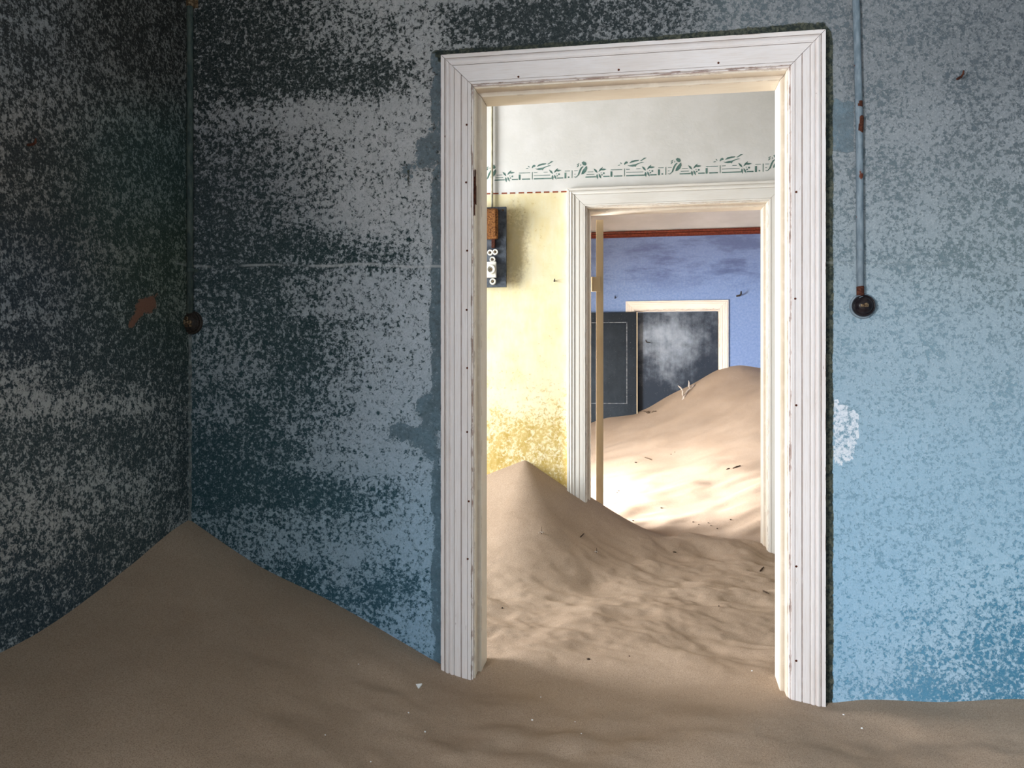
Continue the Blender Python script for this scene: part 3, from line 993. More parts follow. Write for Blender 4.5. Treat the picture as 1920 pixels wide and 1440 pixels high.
# picture rail, red-brown
prof = [(0, 0), (0.012, 0.004), (0.03, 0.016), (0.034, 0.02), (0.034, 0.036), (0.022, 0.046), (0.026, 0.056), (0.03, 0.062), (0.026, 0.072), (0, 0.074)]
bm = bmesh.new()
ra = [bm.verts.new((FXL, Y3 - a, FAR_LINE - 0.037 + h)) for a, h in prof]
rb = [bm.verts.new((FXR, Y3 - a, FAR_LINE - 0.037 + h)) for a, h in prof]
for k in range(len(prof)):
    bm.faces.new((ra[k], ra[(k + 1) % len(prof)], rb[(k + 1) % len(prof)], rb[k]))
bm.faces.new(ra); bm.faces.new(rb)
tag(bm_obj('trim_1', bm, M['rail']), 'red-brown picture rail along the blue far wall', 'rail', kind='structure')


# windows and outer door frames that let the light in
def window_frame(name, x, win, label, bars=(2, 3)):
    root = tag(empty(name, (x, (win[0] + win[1]) / 2, win[2])), label, 'window', kind='structure')
    def part(nm, y0, y1, z0, z1):
        bm = bmesh.new(); add_box(bm, x - TW + 0.02, x - 0.03, y0, y1, z0, z1, 0.002)
        bm_obj(nm, bm, M['far_wood'], root)
    w = 0.05
    part('frame_post', win[0], win[0] + w, win[2], win[3]); part('frame_post', win[1] - w, win[1], win[2], win[3])
    part('frame_head', win[0] + w, win[1] - w, win[3] - w, win[3])
    if bars: part('frame_sill', win[0] + w, win[1] - w, win[2], win[2] + w)
    return root


window_frame('window_1', XL, WIN1, 'empty window opening in the dark side wall')
window_frame('window_2', HXL, WIN2, 'open outer doorway at the end of the hall', None)
window_frame('window_3', FXL, WIN3, 'empty window opening of the far blue room')


# ------------------------------------------------------------------ sand
def tps(points):
    P = np.array(points, float)
    xy, z = P[:, :2], P[:, 2]
    n = len(P)
    def U(r2): return np.where(r2 > 1e-12, 0.5 * r2 * np.log(np.maximum(r2, 1e-12)), 0)
    K = U(((xy[:, None] - xy[None]) ** 2).sum(-1)) + np.eye(n) * 0.0015
    Q = np.concatenate([np.ones((n, 1)), xy], 1)
    A = np.block([[K, Q], [Q.T, np.zeros((3, 3))]])
    w = np.linalg.solve(A, np.concatenate([z, np.zeros(3)]))
    def f(x, y):
        x = np.asarray(x, float); y = np.asarray(y, float)
        out = w[n] + w[n + 1] * x + w[n + 2] * y
        for i in range(n):
            out = out + w[i] * U((x - xy[i, 0]) ** 2 + (y - xy[i, 1]) ** 2)
        return out
    return f


def vnoise(x, y, seed):
    """smooth value noise, -1..1"""
    x = np.asarray(x, float); y = np.asarray(y, float)
    xi, yi = np.floor(x).astype(np.int64), np.floor(y).astype(np.int64)
    fx, fy = x - xi, y - yi
    def hsh(a, b):
        h = (a * 374761393 + b * 668265263 + seed * 1442695041) & 0x7fffffff
        h = ((h ^ (h >> 13)) * 1274126177) & 0x7fffffff
        return ((h ^ (h >> 16)) & 0xffff) / 32767.5 - 1
    s = lambda t: t * t * t * (t * (t * 6 - 15) + 10)
    u_, v_ = s(fx), s(fy)
    return (hsh(xi, yi) * (1 - u_) + hsh(xi + 1, yi) * u_) * (1 - v_) + (hsh(xi, yi + 1) * (1 - u_) + hsh(xi + 1, yi + 1) * u_) * v_


def smin(a, b, k):
    h = np.clip(0.5 + 0.5 * (b - a) / k, 0, 1)
    return b * (1 - h) + a * h - k * h * (1 - h)


def smax(a, b, k): return -smin(-a, -b, k)


pt = lambda u_, v_, Y: tuple(at(u_, v_, Y))
ctl1 = [pt(352, 972, Y1), pt(400, 1005, Y1), pt(480, 1058, Y1), pt(600, 1117, Y1), pt(700, 1172, Y1), pt(760, 1207, Y1), pt(822, 1243, Y1),
        pt(824, 1257, Y1 - .025), pt(885, 1279, Y1 - .025), pt(1480, 1312, Y1 - .025), pt(1551, 1328, Y1 - .025),
        pt(1566, 1318, Y1), pt(1620, 1312, Y1), pt(1760, 1317, Y1), pt(1920, 1312, Y1)]
for uu, vv in ((318, 998), (260, 1050), (170, 1120), (60, 1193), (0, 1224)):
    ctl1.append(tuple(at_x(uu, vv, XL)))
ctl1 += [(-1.1, 2.25, .615), (-0.75, 2.2, .475), (-1.1, 1.9, .60), (-.75, 1.9, .475), (-.3, 2.2, .395), (-.25, 1.9, .385), (.3, 2.2, .375), (.8, 2.1, .365),
         (1.2, 2.2, .365), (.3, 1.8, .36), (1.0, 1.7, .355), (2.2, 2.0, .36), (2.2, 2.55, .39), (XL, 1.3, .69), (XL, .5, .66), (-.9, 1.2, .50), (-.3, 1.0, .39), (.6, .8, .35), (2.2, .5, .35),
         (-1.5, -2.3, .5), (0, -2.3, .36), (2.2, -2.3, .36),
         (-.45, 2.62, .405), (-.1, 2.62, .40), (.2, 2.62, .395), (.42, 2.62, .40), (-.45, 2.75, .415), (0, 2.75, .41), (.4, 2.75, .412)]
f1 = tps(ctl1)
ctl2 = [(-.5, 2.50, .395), (0, 2.50, .385), (.42, 2.50, .385), pt(912, 1236, Y1 + TW), (-.1, 2.70, .41), pt(1457, 1266, Y1 + TW), (-.2, 3.0, .43), (.25, 3.0, .42), (-.6, 3.0, .42), (.6, 3.0, .41),
        (-.25, 3.4, .435), (.2, 3.4, .43), (.6, 3.4, .42), (-.1, 3.9, .45), (.3, 3.9, .44), (.7, 3.9, .43), (-1.2, 3.2, .42), (-1.2, 4.0, .5), (-2.2, 3.5, .4), (-2.2, 4.3, .4),
        pt(1165, 984, Y2 + .02), pt(1200, 998, Y2 + .02), pt(1260, 1006, Y2 + .03), pt(1330, 1010, Y2 + .05), pt(1400, 1014, Y2 + .06), pt(1440, 1034, Y2 - .03), pt(1456, 1037, Y2 - .03), (1.4, 4.3, .45), (2.4, 4.3, .45), (2.4, 2.9, .4), (1.4, 3.0, .4),
        (-.15, 5.0, .40), (.3, 5.0, .39), (.7, 5.0, .39)]
f2 = tps(ctl2)
ctl3 = [pt(1140, 783, 9.55), pt(1195, 772, 9.58), pt(1250, 746, 9.58), pt(1300, 719, 9.58), pt(1345, 697, 9.58), pt(1390, 687, 9.58), pt(1437, 690, 9.58),
        pt(1150, 830, 8.6), pt(1250, 800, 8.7), pt(1350, 772, 8.7), pt(1425, 750, 8.6), pt(1150, 870, 7.7), pt(1250, 858, 7.7), pt(1350, 842, 7.5), pt(1430, 836, 7.3),
        pt(1150, 918, 6.7), pt(1250, 912, 6.6), pt(1350, 905, 6.5), pt(1430, 900, 6.3), pt(1170, 955, 5.9), pt(1250, 963, 5.8), pt(1350, 960, 5.7), pt(1430, 958, 5.6),
        (-.15, 5.0, .40), (.3, 5.0, .39), (.7, 5.0, .39), (-.15, 4.7, .44), (.5, 4.7, .44), (2.0, 9.58, 1.5), (2.9, 9.5, 1.35), (2.5, 8.0, 1.0), (2.0, 6.5, .55), (2.5, 5.0, .4),
        (-1.0, 9.5, .75), (-2.5, 9.5, .55), (-1.2, 8.0, .48), (-2.4, 7.5, .38), (-1.2, 6.3, .36), (-2.4, 5.5, .35), (-1.0, 5.0, .36), (-2.4, 4.6, .35)]
f3 = tps(ctl3)
PK = at(985, 862, Y2)


def sand_h(x, y):
    x = np.asarray(x, float); y = np.asarray(y, float)
    a = f1(x, y)
    rot = lambda k: (x * math.cos(k) + y * math.sin(k), -x * math.sin(k) + y * math.cos(k))
    rx, ry = rot(0.5)
    q = np.clip((x + 1.25) / .7, 0.12, 1)
    a = a + (0.022 * vnoise(rx * 3.0, ry * 5.2, 3) + 0.010 * vnoise(rx * 7.0, ry * 11, 5) + 0.003 * vnoise(x * 17, y * 21, 6)) * q * np.clip((Y1 - y) / .30, 0.12, 1)
    # low crest in the lower middle of the near room
    a = a + 0.016 * np.exp(-((rx + .18) / .16) ** 2) * np.clip((2.4 - y) / .4, 0, 1)
    b = f2(x, y)
    rx, ry = rot(-0.35)
    hum = 0.020 * vnoise(rx * 2.6, ry * 4.2, 11) + 0.013 * vnoise(rx * 6.2, ry * 9.0, 12) + 0.006 * vnoise(rx * 13, ry * 19, 13) + 0.0025 * vnoise(rx * 27, ry * 36, 14)
    b = b + hum * np.clip((y - 2.55) / .35, 0, 1)
    dx, dy = x - PK.x, Y2 - y
    pr = PK.z - 0.66 * dx - 0.36 * dy
    pl = PK.z + 0.40 * dx - 0.56 * dy
    pile = smin(pr, pl, 0.016 + 0.34 * np.clip(dy, 0, 2)) + 0.25 * hum * np.clip(dy / .4, 0, 1)
    b = smax(b, pile, 0.10)
    c = f3(x, y)
    rx, ry = rot(0.6)
    c = c + 0.020 * vnoise(rx * 1.8, ry * 3.4, 21) * np.clip((y - 4.8) / .6, 0, 1) + 0.012 * vnoise(rx * 4.5, ry * 8.5, 22) * np.clip((y - 4.8) / .6, 0, 1) * np.clip((7.6 - y) / 1.0, 0.25, 1)
    s = lambda t: t * t * (3 - 2 * t)
    w12 = s(np.clip((y - (Y1 + 0.0)) / TW, 0, 1))
    w23 = s(np.clip((y - (Y2 + 0.06)) / 0.30, 0, 1))
    return (a * (1 - w12) + b * w12) * (1 - w23) + c * w23


def sand_at(u_, v_, y0=1.2, y1=9.6):
    """where the line of sight through a pixel meets the sand"""
    r = ray(u_, v_)
    ys = np.linspace(y0, y1, 2600)
    s = ys / r[1]
    z = CAMZ + r[2] * s
    h = sand_h(r[0] * s, ys)
    i = int(np.argmax(z <= h))
    return Vector((r[0] * s[i], ys[i], float(h[i])))


def sand_object(name, xs, ys, label):
    X, Y = np.meshgrid(xs, ys, indexing='ij')
    H = sand_h(X.ravel(), Y.ravel())
    V = np.stack([X.ravel(), Y.ravel(), H], 1)
    e = 0.004
    gx = (sand_h(X.ravel() + e, Y.ravel()) - sand_h(X.ravel() - e, Y.ravel())) / (2 * e)
    gy = (sand_h(X.ravel(), Y.ravel() + e) - sand_h(X.ravel(), Y.ravel() - e)) / (2 * e)
    nx, ny = len(xs), len(ys)
    I = np.arange(nx * ny).reshape(nx, ny)
    q = np.stack([I[:-1, :-1], I[1:, :-1], I[1:, 1:], I[:-1, 1:]], -1).reshape(-1, 4)
    me = bpy.data.meshes.new(name)
    me.vertices.add(len(V)); me.vertices.foreach_set('co', V.astype(np.float32).ravel())
    me.loops.add(q.size); me.loops.foreach_set('vertex_index', q.astype(np.int32).ravel())
    me.polygons.add(len(q))
    me.polygons.foreach_set('loop_start', np.arange(0, q.size, 4, dtype=np.int32))
    me.polygons.foreach_set('use_smooth', np.ones(len(q), bool))
    me.update(calc_edges=True)
    nrm = np.stack([-gx, -gy, np.ones_like(gx)], 1)
    nrm /= np.linalg.norm(nrm, axis=1)[:, None]
    me.normals_split_custom_set_from_vertices(nrm.tolist())
    return tag(link(name, me, M['sand']), label, 'sand', kind='stuff')


YA, YC = Y1 + TW / 2, Y2 + TW / 2
sand_object('sand_drift', lines((XL, 1.35, 0.009), (1.35, XR, 0.06)), lines((YB, 1.3, 0.08), (1.3, YA, 0.009)),
            'smooth brown sand heaped in the corner of the near room')
sand_object('sand_drift', lines((HXL, -1.1, 0.05), (-1.1, 1.05, 0.009), (1.05, HXR, 0.05)), lines((YA, YC, 0.009)),
            'rippled sand filling the hall between the two white doorways')
sand_object('sand_drift', lines((FXL, -.9, 0.06), (-.9, 1.8, 0.014), (1.8, FXR, 0.05)), lines((YC, Y3, 0.014)),
            'bright dune rising against the blue far wall')


# ------------------------------------------------------------------ conduits and switches in the near room
def wall_clip(bm, x, y, z, r, w=0.022):
    add_box(bm, x - r - 0.012, x + r + 0.012, y - 0.003, y, z - w / 2, z + w / 2, 0.001)
    add_lathe(bm, [(r + 0.0025, -w / 2), (r + 0.0025, w / 2)], (x, y - r, z), (0, 0, 1), 20)


# left one, in the corner
xc = at(360, 300, Y1).x
rc = 0.0115
ztop_ = 3.3
zsw = at(360, 605, Y1).z
root = tag(empty('conduit_pipe', (xc, Y1, zsw)), 'dark green painted conduit running up the shadowy corner', 'pipe')
bm = bmesh.new()
add_tube(bm, [(xc, Y1 - rc - .001, zsw + 0.03), (xc, Y1 - rc - .001, 2.0), (xc, Y1 - rc - .001, 2.6), (xc, Y1 - rc - .001, ZC)], rc, 16)
bm_obj('pipe', bm, M['conduit_dark'], root, True)
bm = bmesh.new()
wall_clip(bm, xc, Y1, at(360, 8, Y1).z, rc, 0.03)
bm_obj('saddle_clip', bm, M['brass'], root)
bm = bmesh.new()
wall_clip(bm, xc, Y1, at(360, 508, Y1).z, rc, 0.012)
bm_obj('saddle_clip', bm, M['conduit_dark'], root)


def rotary_switch(c, r, mats, label, worn):
    root = tag(empty('rotary_switch', c), label, 'light switch')
    ax = (0, -1, 0)
    bm = bmesh.new()
    add_lathe(bm, [(r, 0), (r * 1.0, 0.006), (r * .97, 0.009), (r * .9, 0.0105)], c, ax, 40)
    bm_obj('base_plate', bm, mats[0], root, False)
    bm = bmesh.new()
    prof = [(r * .88, 0.008), (r * .86, 0.017), (r * .82, 0.021), (r * .76, 0.022), (r * .75, 0.0195), (r * .70, 0.0195), (r * .66, 0.024), (r * .5, 0.031), (r * .3, 0.034), (r * .05, 0.035)]
    add_lathe(bm, prof, c, ax, 40)
    bm_obj('cover', bm, mats[1], root, True)
    if worn:      # the cap is gone: brass inner works show
        for k, (dx, dz, q) in enumerate([(0, .30, .16), (-.24, -.02, .2), (.24, -.02, .2), (0, -.3, .14), (-.36, -.32, .1), (.36, -.32, .1)]):
            bm = bmesh.new()
            add_lathe(bm, [(r * q, 0.03), (r * q, 0.037), (r * q * .6, 0.039), (r * q * .2, .037)], (c[0] + dx * r, c[1], c[2] + dz * r), ax, 14)
            bm_obj('terminal', bm, mats[2], root)
    bm = bmesh.new()
    if not worn:
        add_lathe(bm, [(r * .16, 0.033), (r * .16, 0.045), (r * .12, 0.047), (r * .05, .0475)], c, ax, 18)
        add_box(bm, c[0] - r * .42, c[0] + r * .18, c[1] - 0.046, c[1] - 0.036, c[2] - r * .16, c[2] + r * .06, 0.002)
        bm_obj('knob', bm, mats[2], root)
    else:
        add_box(bm, c[0] - r * .5, c[0] + r * .5, c[1] - 0.037, c[1] - 0.032, c[2] - r * .1, c[2] + r * .1, 0.001)
        bm_obj('bridge', bm, mats[2], root)
    return root


rotary_switch(Vector((xc, Y1, zsw)), 0.041, (M['dark_metal'], M['dark_metal'], M['brass']), 'broken round switch with bare brass works in the dark corner', True)

# filled joint that continues below the switch to the sand
xj0 = at(355, 800, Y1).x
zlow = float(sand_h(xj0, Y1 - .01))
bm = bmesh.new()
n = 24
pr = []
for k in range(n + 1):
    z = zlow - .05 + (zsw - .03 - zlow + .05) * k / n
    w = 0.010 + 0.0025 * math.sin(k * 1.7)
    pr.append([bm.verts.new((xj0 - w, Y1 + .002, z)), bm.verts.new((xj0 - w * .5, Y1 - .006, z)), bm.verts.new((xj0 + w * .5, Y1 - .006, z)), bm.verts.new((xj0 + w, Y1 + .002, z))])
for a, b in zip(pr[:-1], pr[1:]):
    for q in range(3): bm.faces.new((a[q], a[q + 1], b[q + 1], b[q]))
    bm.faces.new((a[3], a[0], b[0], b[3]))
bm.faces.new(pr[0]); bm.faces.new(pr[-1])
M['joint'] = mat_simple('joint_filler', lin(78, 84, 84), lin(122, 128, 126), 60, 0.9, 0.5, 0.003)
tag(bm_obj('trim_2', bm, M['joint'], None, False), 'grey filled corner joint below the broken switch', 'joint', kind='structure')

# right one
rr = 0.0105
pb, pm, pt_ = at(1613, 560, Y1 - rr), at(1611, 230, Y1 - rr), at(1605, 0, Y1 - rr)
root = tag(empty('conduit_pipe', tuple(pb)), 'blue painted conduit with rust spots beside the near doorway', 'pipe')
bm = bmesh.new()
add_tube(bm, [pb, pb.lerp(pm, .5), pm, pm.lerp(pt_, .5), pt_, Vector((pt_.x - .02, pt_.y, ZC))], rr, 18)
bm_obj('pipe', bm, M['conduit_blue'], root, True)
for (ua, va), (ub, vb), k in (((1612.5, 218), (1611.5, 250), 1.05), ((1610.5, 190), (1610.5, 202), 1.02), ((1613, 536), (1613.2, 556), 1.06)):
    bm = bmesh.new()
    A, B = at(ua, va, Y1 - rr), at(ub, vb, Y1 - rr)
    add_tube(bm, [A, A.lerp(B, .12), A.lerp(B, .5), A.lerp(B, .85), B], [rr * .97, rr * k, rr * k, rr * k, rr * .97], 18)
    bm_obj('rust_scab', bm, M['rust'], root, True)
c = at(1617, 574, Y1)
sw = rotary_switch(Vector((c.x, Y1, c.z)), 0.038, (M['conduit_blue'], M['bakelite'], M['brass']), 'round black bakelite switch on the pale blue wall', False)

# hooks and nails in the walls
def hook(base, out, label, mat, size=1.0):
    bm = bmesh.new()
    b = Vector(base); o_ = Vector(out)
    add_tube(bm, [b - o_ * .01, b + o_ * .018 * size, b + o_ * .026 * size + Vector((0, 0, .004 * size)), b + o_ * .028 * size + Vector((0, 0, .014 * size))], [.0035 * size, .0035 * size, .0032 * size, .002 * size], 8)
    return tag(bm_obj('wall_hook', bm, mat), label, 'hook')


hook(at(1795, 148, Y1), (0.25, -1, 0), 'small rusty hook high on the pale blue wall', M['rust'])
hook(at_x(52, 272, XL), (1, -.2, 0), 'rusty hook in a chipped hole on the dark side wall', M['rust'])
hook(at(1382, 555, Y3), (0.4, -1, 0), 'black hook on the blue far wall by the buried doorway', M['dark_metal'], 3.2)
hook(at(1153, 559, Y3), (0.1, -1, 0), 'tiny dark nail on the blue far wall above the dark leaf', M['dark_metal'], 1.8)
hook(at(1039, 527, Y2), (0.2, -1, -.2), 'small dark nail in the yellow hall wall', M['dark_metal'], 1.1)

# ------------------------------------------------------------------ meter board on the hall wall
ML, MR = at(918, 460, Y2).x - 0.10, at(950, 460, Y2 - .03).x
MT, MB_ = at(935, 389, Y2 - .03).z, at(935, 539, Y2 - .03).z
root = tag(empty('meter_board', ((ML + MR) / 2, Y2, MB_)), 'slate electric board with rusty meter base and porcelain fuses', 'meter board')
bm = bmesh.new(); add_box(bm, ML, MR, Y2 - 0.045, Y2 - 0.028, MB_, MT, 0.0015)
bm_obj('slate_panel', bm, M['slate'], root)
for zz in (MT - 0.05, MB_ + 0.05):
    bm = bmesh.new(); add_box(bm, ML + 0.015, MR - 0.008, Y2 - 0.028, Y2, zz - 0.02, zz + 0.02, 0.001)
    bm_obj('batten', bm, M['ochre_rust'], root)
# rusty cast base of the removed meter
bm = bmesh.new()
zc0, zc1 = at(930, 392, Y2).z, at(930, 452, Y2).z
xr_ = at(934, 420, Y2 - .06).x
add_box(bm, xr_ - 0.13, xr_, Y2 - 0.085, Y2 - 0.045, zc1, zc0 - .012, 0.012)
bm_obj('meter_base', bm, M['ochre_rust'], root, False)
bm = bmesh.new()
add_box(bm, xr_ - 0.125, xr_ - 0.008, Y2 - 0.094, Y2 - 0.083, zc1 + .012, zc0 - .024, 0.004)
bm_obj('meter_rim', bm, M['ochre_rust'], root, False)
bm = bmesh.new()
xs_ = at(926, 460, Y2 - .05).x
add_box(bm, xs_ - 0.012, xs_ + 0.008, Y2 - 0.062, Y2 - 0.045, at(926, 468, Y2).z, zc1 + .005, 0.002)
bm_obj('terminal_strip', bm, M['rust'], root, False)


def ring(u_, v_, ro, ri, hgt, y0=Y2 - 0.045):
    c_ = at(u_, v_, y0)
    bm = bmesh.new()
    add_lathe(bm, [(ro, 0), (ro, hgt * .7), (ro * .9, hgt), (ri * 1.15, hgt), (ri, hgt * .75), (ri * .98, hgt * .3), (ri * .3, hgt * .3)], c_, (0, -1, 0), 26)
    return bm_obj('porcelain_ring', bm, M['porcelain'], root, False), c_


def stud(c_, r, h0, h1):
    bm = bmesh.new(); add_lathe(bm, [(r, h0), (r, h1), (r * .5, h1 + .001)], c_, (0, -1, 0), 12)
    bm_obj('screw', bm, M['brass'], root)


for (pu, pv, ro) in ((929, 473, .0165), (919.5, 474, .0165), (924, 487, .0165), (924.5, 528, .018)):
    _, c_ = ring(pu, pv, ro, ro * .5, 0.014)
    stud(c_, ro * .3, 0.004, 0.012)
bm = bmesh.new()
fc = at(921, 505.5, Y2 - .06)
add_box(bm, fc.x - 0.045, at(930.5, 505, Y2 - .06).x, Y2 - 0.07, Y2 - 0.045, at(921, 520.5, Y2 - .06).z, at(921, 491, Y2 - .06).z, 0.002)
bm_obj('fuse_block', bm, M['porcelain'], root)
bm = bmesh.new()
add_lathe(bm, [(.026, 0), (.026, .012), (.024, .015), (.017, .015), (.015, .010), (.013, .003), (.004, .003)], at(920.5, 505.5, Y2 - .07), (0, -1, 0), 28)
bm_obj('fuse_holder', bm, M['porcelain'], root)
stud(at(920.5, 505.5, Y2 - .07), .008, .002, .009)
stud(at(943, 394, Y2 - .045), .006, 0, .003)
# its supply pipe
xp = at(923.5, 300, Y2).x
bm = bmesh.new()
add_tube(bm, [(xp, Y2 - .012, MT - 0.03), (xp, Y2 - .012, 2.8), (xp, Y2 - .012, ZC)], 0.0065, 14)
tag(bm_obj('supply_pipe', bm, M['conduit_white'], None, True), 'thin pale pipe rising from the slate electric board', 'pipe')


# ------------------------------------------------------------------ painted frieze (flat stencil print on the hall wall)
def flat(name, polys, mat, parent, thick=0.0006):
    """polys in metres: (x, z) outlines, lying on the hall wall"""
    bm = bmesh.new()
    for poly in polys:
        vs_ = [bm.verts.new((x, -thick, z)) for x, z in poly]
        try:
            bm.faces.new(vs_)
        except ValueError:
            pass
    bmesh.ops.triangulate(bm, faces=bm.faces)
    me = bpy.data.meshes.new(name)
    bmesh.ops.recalc_face_normals(bm, faces=bm.faces)
    bm.to_mesh(me); bm.free()
    return me


# motif drawn in pixels of one repeat (x right, y down), from the second repeat in view
def leafshape(x0, y0, x1, y1, w):
    dx, dy = x1 - x0, y1 - y0
    nx, ny = -dy, dx
    L = math.hypot(dx, dy)
    nx, ny = nx / L, ny / L
    out = []
    for t, k in ((0, 0), (.2, .6), (.45, 1), (.7, .75), (1, 0)): out.append((x0 + dx * t + nx * w * k, y0 + dy * t + ny * w * k))
    for t, k in ((.7, .55), (.45, .8), (.2, .5)): out.append((x0 + dx * t - nx * w * k, y0 + dy * t - ny * w * k))
    return out


def circ(x, y, r, n=10): return [(x + r * math.cos(6.2832 * k / n), y + r * math.sin(6.2832 * k / n)) for k in range(n)]
def rect(x0, y0, x1, y1): return [(x0, y0), (x1, y0), (x1, y1), (x0, y1)]


# perched bird (units: pixels at the hall wall; baseline y = 0, up negative)
perched = [
    [(10.5, -27), (14, -29), (18, -27.5), (20, -24), (18.5, -21), (15, -21), (12.5, -23)],
    [(20.5, -20), (21.5, -15), (19, -9), (14.5, -5), (10, -4), (11, -9), (14, -14), (18, -18.5)],
    [(13, -20), (9, -17.5), (6, -12), (4, -6), (2.5, -1.5), (6.5, -5), (9, -11), (11, -15.5), (14, -18.5)],
    [(7, -6), (5.5, -3), (1, 1), (-2, 2), (0, 0), (3, -3)],
    leafshape(1, -22, 6.5, -26, 1.0), leafshape(1.5, -18, 5.5, -23, 1.4), leafshape(8.5, -20, 8.8, -24.5, .8)]
flying = [
    [(91, -21.5), (93, -25), (96, -26), (98.5, -24), (97.5, -22), (94.5, -21.5), (91.5, -19)],
    [(101, -23), (105, -26.5), (112, -28), (119.5, -28), (118, -25.8), (111, -24.6), (105, -23), (101.5, -22)],
    [(97, -18.5), (101, -18), (107, -19.5), (112, -20), (118, -22), (124, -23.8), (129, -23), (124, -22), (119, -20.5), (115, -18.5), (112, -14.5), (111, -16), (106, -15.5), (101, -16.5)],
    [(121, -26.5), (124, -28), (128.5, -31.5), (133.5, -31.5), (130, -29.5), (125, -26.5), (122.5, -25.5)],
    leafshape(79, -18.5, 85, -20, .9), leafshape(83.5, -24.5, 87, -21, 1.0)]


def sprig(x, y):
    return [leafshape(x + 1, y - 1, x - 6.5, y - 9.5, 2.0), leafshape(x + 3, y - 3, x + 11, y - 12, 2.0), leafshape(x + 6, y - 7, x + 18, y - 7.5, 2.0),
            leafshape(x, y + 1, x + 1.5, y + 11, 2.1), leafshape(x + 3.5, y + .5, x + 8, y + 10, 2.0), circ(x + 13, y + 0, 1.8), circ(x + 9.5, y + 3, 1.4), circ(x + 8, y - 1.0, .9)]


fence = [rect(22, -9, 33, -8), rect(20, -4, 35, -2.9), rect(18, .2, 38, 2.4), rect(52, .2, 64, 2.4),
         rect(65.5, -8, 69, 2.4), rect(66, -11.5, 88, -10.2), rect(72, .2, 88, 2.4), rect(91.3, -12.2, 92.6, 2.4),
         rect(95, -11.5, 102, -10.4), rect(114, -11.5, 122, -10.4), rect(95, -5.6, 127, -4.5), rect(95, .2, 130, 2.4), rect(140, .2, 152, 2.4),
         rect(154.5, -8.6, 158, 2.4), rect(155, -12, 165, -11), rect(161, -1, 164, 1.6), rect(168.3, -12.5, 169.7, 2.2), rect(173, -12, 180, -11), rect(173, -5.5, 176, -4.4), rect(173, -.2, 176, .8)]
motifs = {'stencil_bird_perched': perched, 'stencil_bird_flying': flying, 'stencil_sprig': None, 'stencil_fence': fence}
# scale of one pixel on the hall wall and the line the frieze follows
o0, o1 = at(1080, 331.5, Y2), at(1256, 325.5, Y2)          # feet of two perched birds: one repeat
pxm = (at(1161, 300, Y2).x - at(1160, 300, Y2).x) * 0.995
rep = 176.0
meshes = {}
for nm, polys in (('stencil_bird', perched), ('stencil_bird_flying', flying), ('stencil_fence', fence)):
    meshes[nm] = flat(nm, [[(x * pxm, -y * pxm) for x, y in p] for p in polys], M['stencil'], None)
meshes['stencil_sprig'] = flat('stencil_sprig', [[(x * pxm, -y * pxm) for x, y in p] for p in sprig(0, 0)], M['stencil'], None)
meshes['stencil_sprig'].materials.append(M['stencil'])
slope = math.atan2(o1.z - o0.z, o1.x - o0.x)
for k in (-1, 0, 1, 2):
    base = o0 + (o1 - o0) * k
    for nm, off in (('stencil_bird', (0, 0)), ('stencil_bird_flying', (0, 0)), ('stencil_fence', (0, 0)), ('stencil_sprig', (40, -5)), ('stencil_sprig', (131, -6))):
        x = base.x + (off[0]) * pxm
        if nm == 'stencil_fence' and k == 2: continue
        if x < ML - .3 or x > 1.1: continue
        o = link(nm, meshes[nm], M['stencil'], wall_hall)
        o.location = (x, Y2, base.z - off[1] * pxm + math.tan(slope) * off[0] * pxm)
        o.rotation_euler = (0, -slope, 0)
# dashed red line
dz0, dz1 = at(923, 363, Y2), at(1060, 359.3, Y2)
dm = flat('painted_dash', [[(-.0158, -.0034), (-.015, -.0042), (.015, -.0042), (.0158, -.003), (.0158, .003), (.015, .0038), (-.015, .0038), (-.0158, .003)]], M['dash'], None)
for k in range(-8, 9):
    px_ = 930 + k * 15.9
    if px_ > 1062: continue
    p_ = dz0 + (dz1 - dz0) * ((px_ - 923) / 137.0)
    o = link('painted_dash', dm, M['dash'], wall_hall)
    o.location = (p_.x + random.uniform(-.001, .001), Y2, p_.z); o.rotation_euler = (0, -math.atan2(dz1.z - dz0.z, dz1.x - dz0.x), 0)

# ------------------------------------------------------------------ things lying on the sand
def branch():
    base = sand_at(1281, 741)
    yb = base.y
    def q(cx, cy, dy): return at(1240 + cx / 18, 690 + cy / 18, yb + dy)
    root = tag(empty('dry_branch', tuple(base)), 'bleached dry branch sticking out of the far dune', 'branch')
    bm = bmesh.new()
    add_tube(bm, [q(590, 1240, -.10), q(670, 1150, -.09), q(735, 1060, -.08), q(770, 950, -.06), q(830, 870, -.02), q(890, 770, .03), q(1000, 680, .06), q(1090, 590, .06), q(1150, 560, .1)],
             [.008, .011, .012, .014, .013, .012, .012, .009, .004], 9)
    bm_obj('stem', bm, M['twig'], root, True)
    bm = bmesh.new()
    add_tube(bm, [q(765, 955, -.06), q(712, 895, -.08), q(722, 770, -.10), q(650, 668, -.12), q(560, 595, -.13)], [.010, .009, .010, .009, .003], 8)
    bm_obj('side_twig', bm, M['twig'], root, True)
    bm = bmesh.new()
    add_tube(bm, [q(985, 680, .06), q(930, 600, .03), q(938, 520, .03), q(922, 425, .02)], [.012, .013, .008, .003], 8)
    bm_obj('side_twig', bm, M['twig'], root, True)


branch()


def stick(name, u0, v0, u1, v1, r, mat, label, cat='twig', lift=0.5, group=None):
    a, b = sand_at(u0, v0), sand_at(u1, v1)
    bm = bmesh.new()
    m = a.lerp(b, .5) + Vector((0, 0, r * .6))
    add_tube(bm, [a + Vector((0, 0, r * lift)), m, b + Vector((0, 0, r * lift))], [r * .7, r, r * .5], 7)
    return tag(bm_obj(name, bm, mat, None, True), label, cat, group)


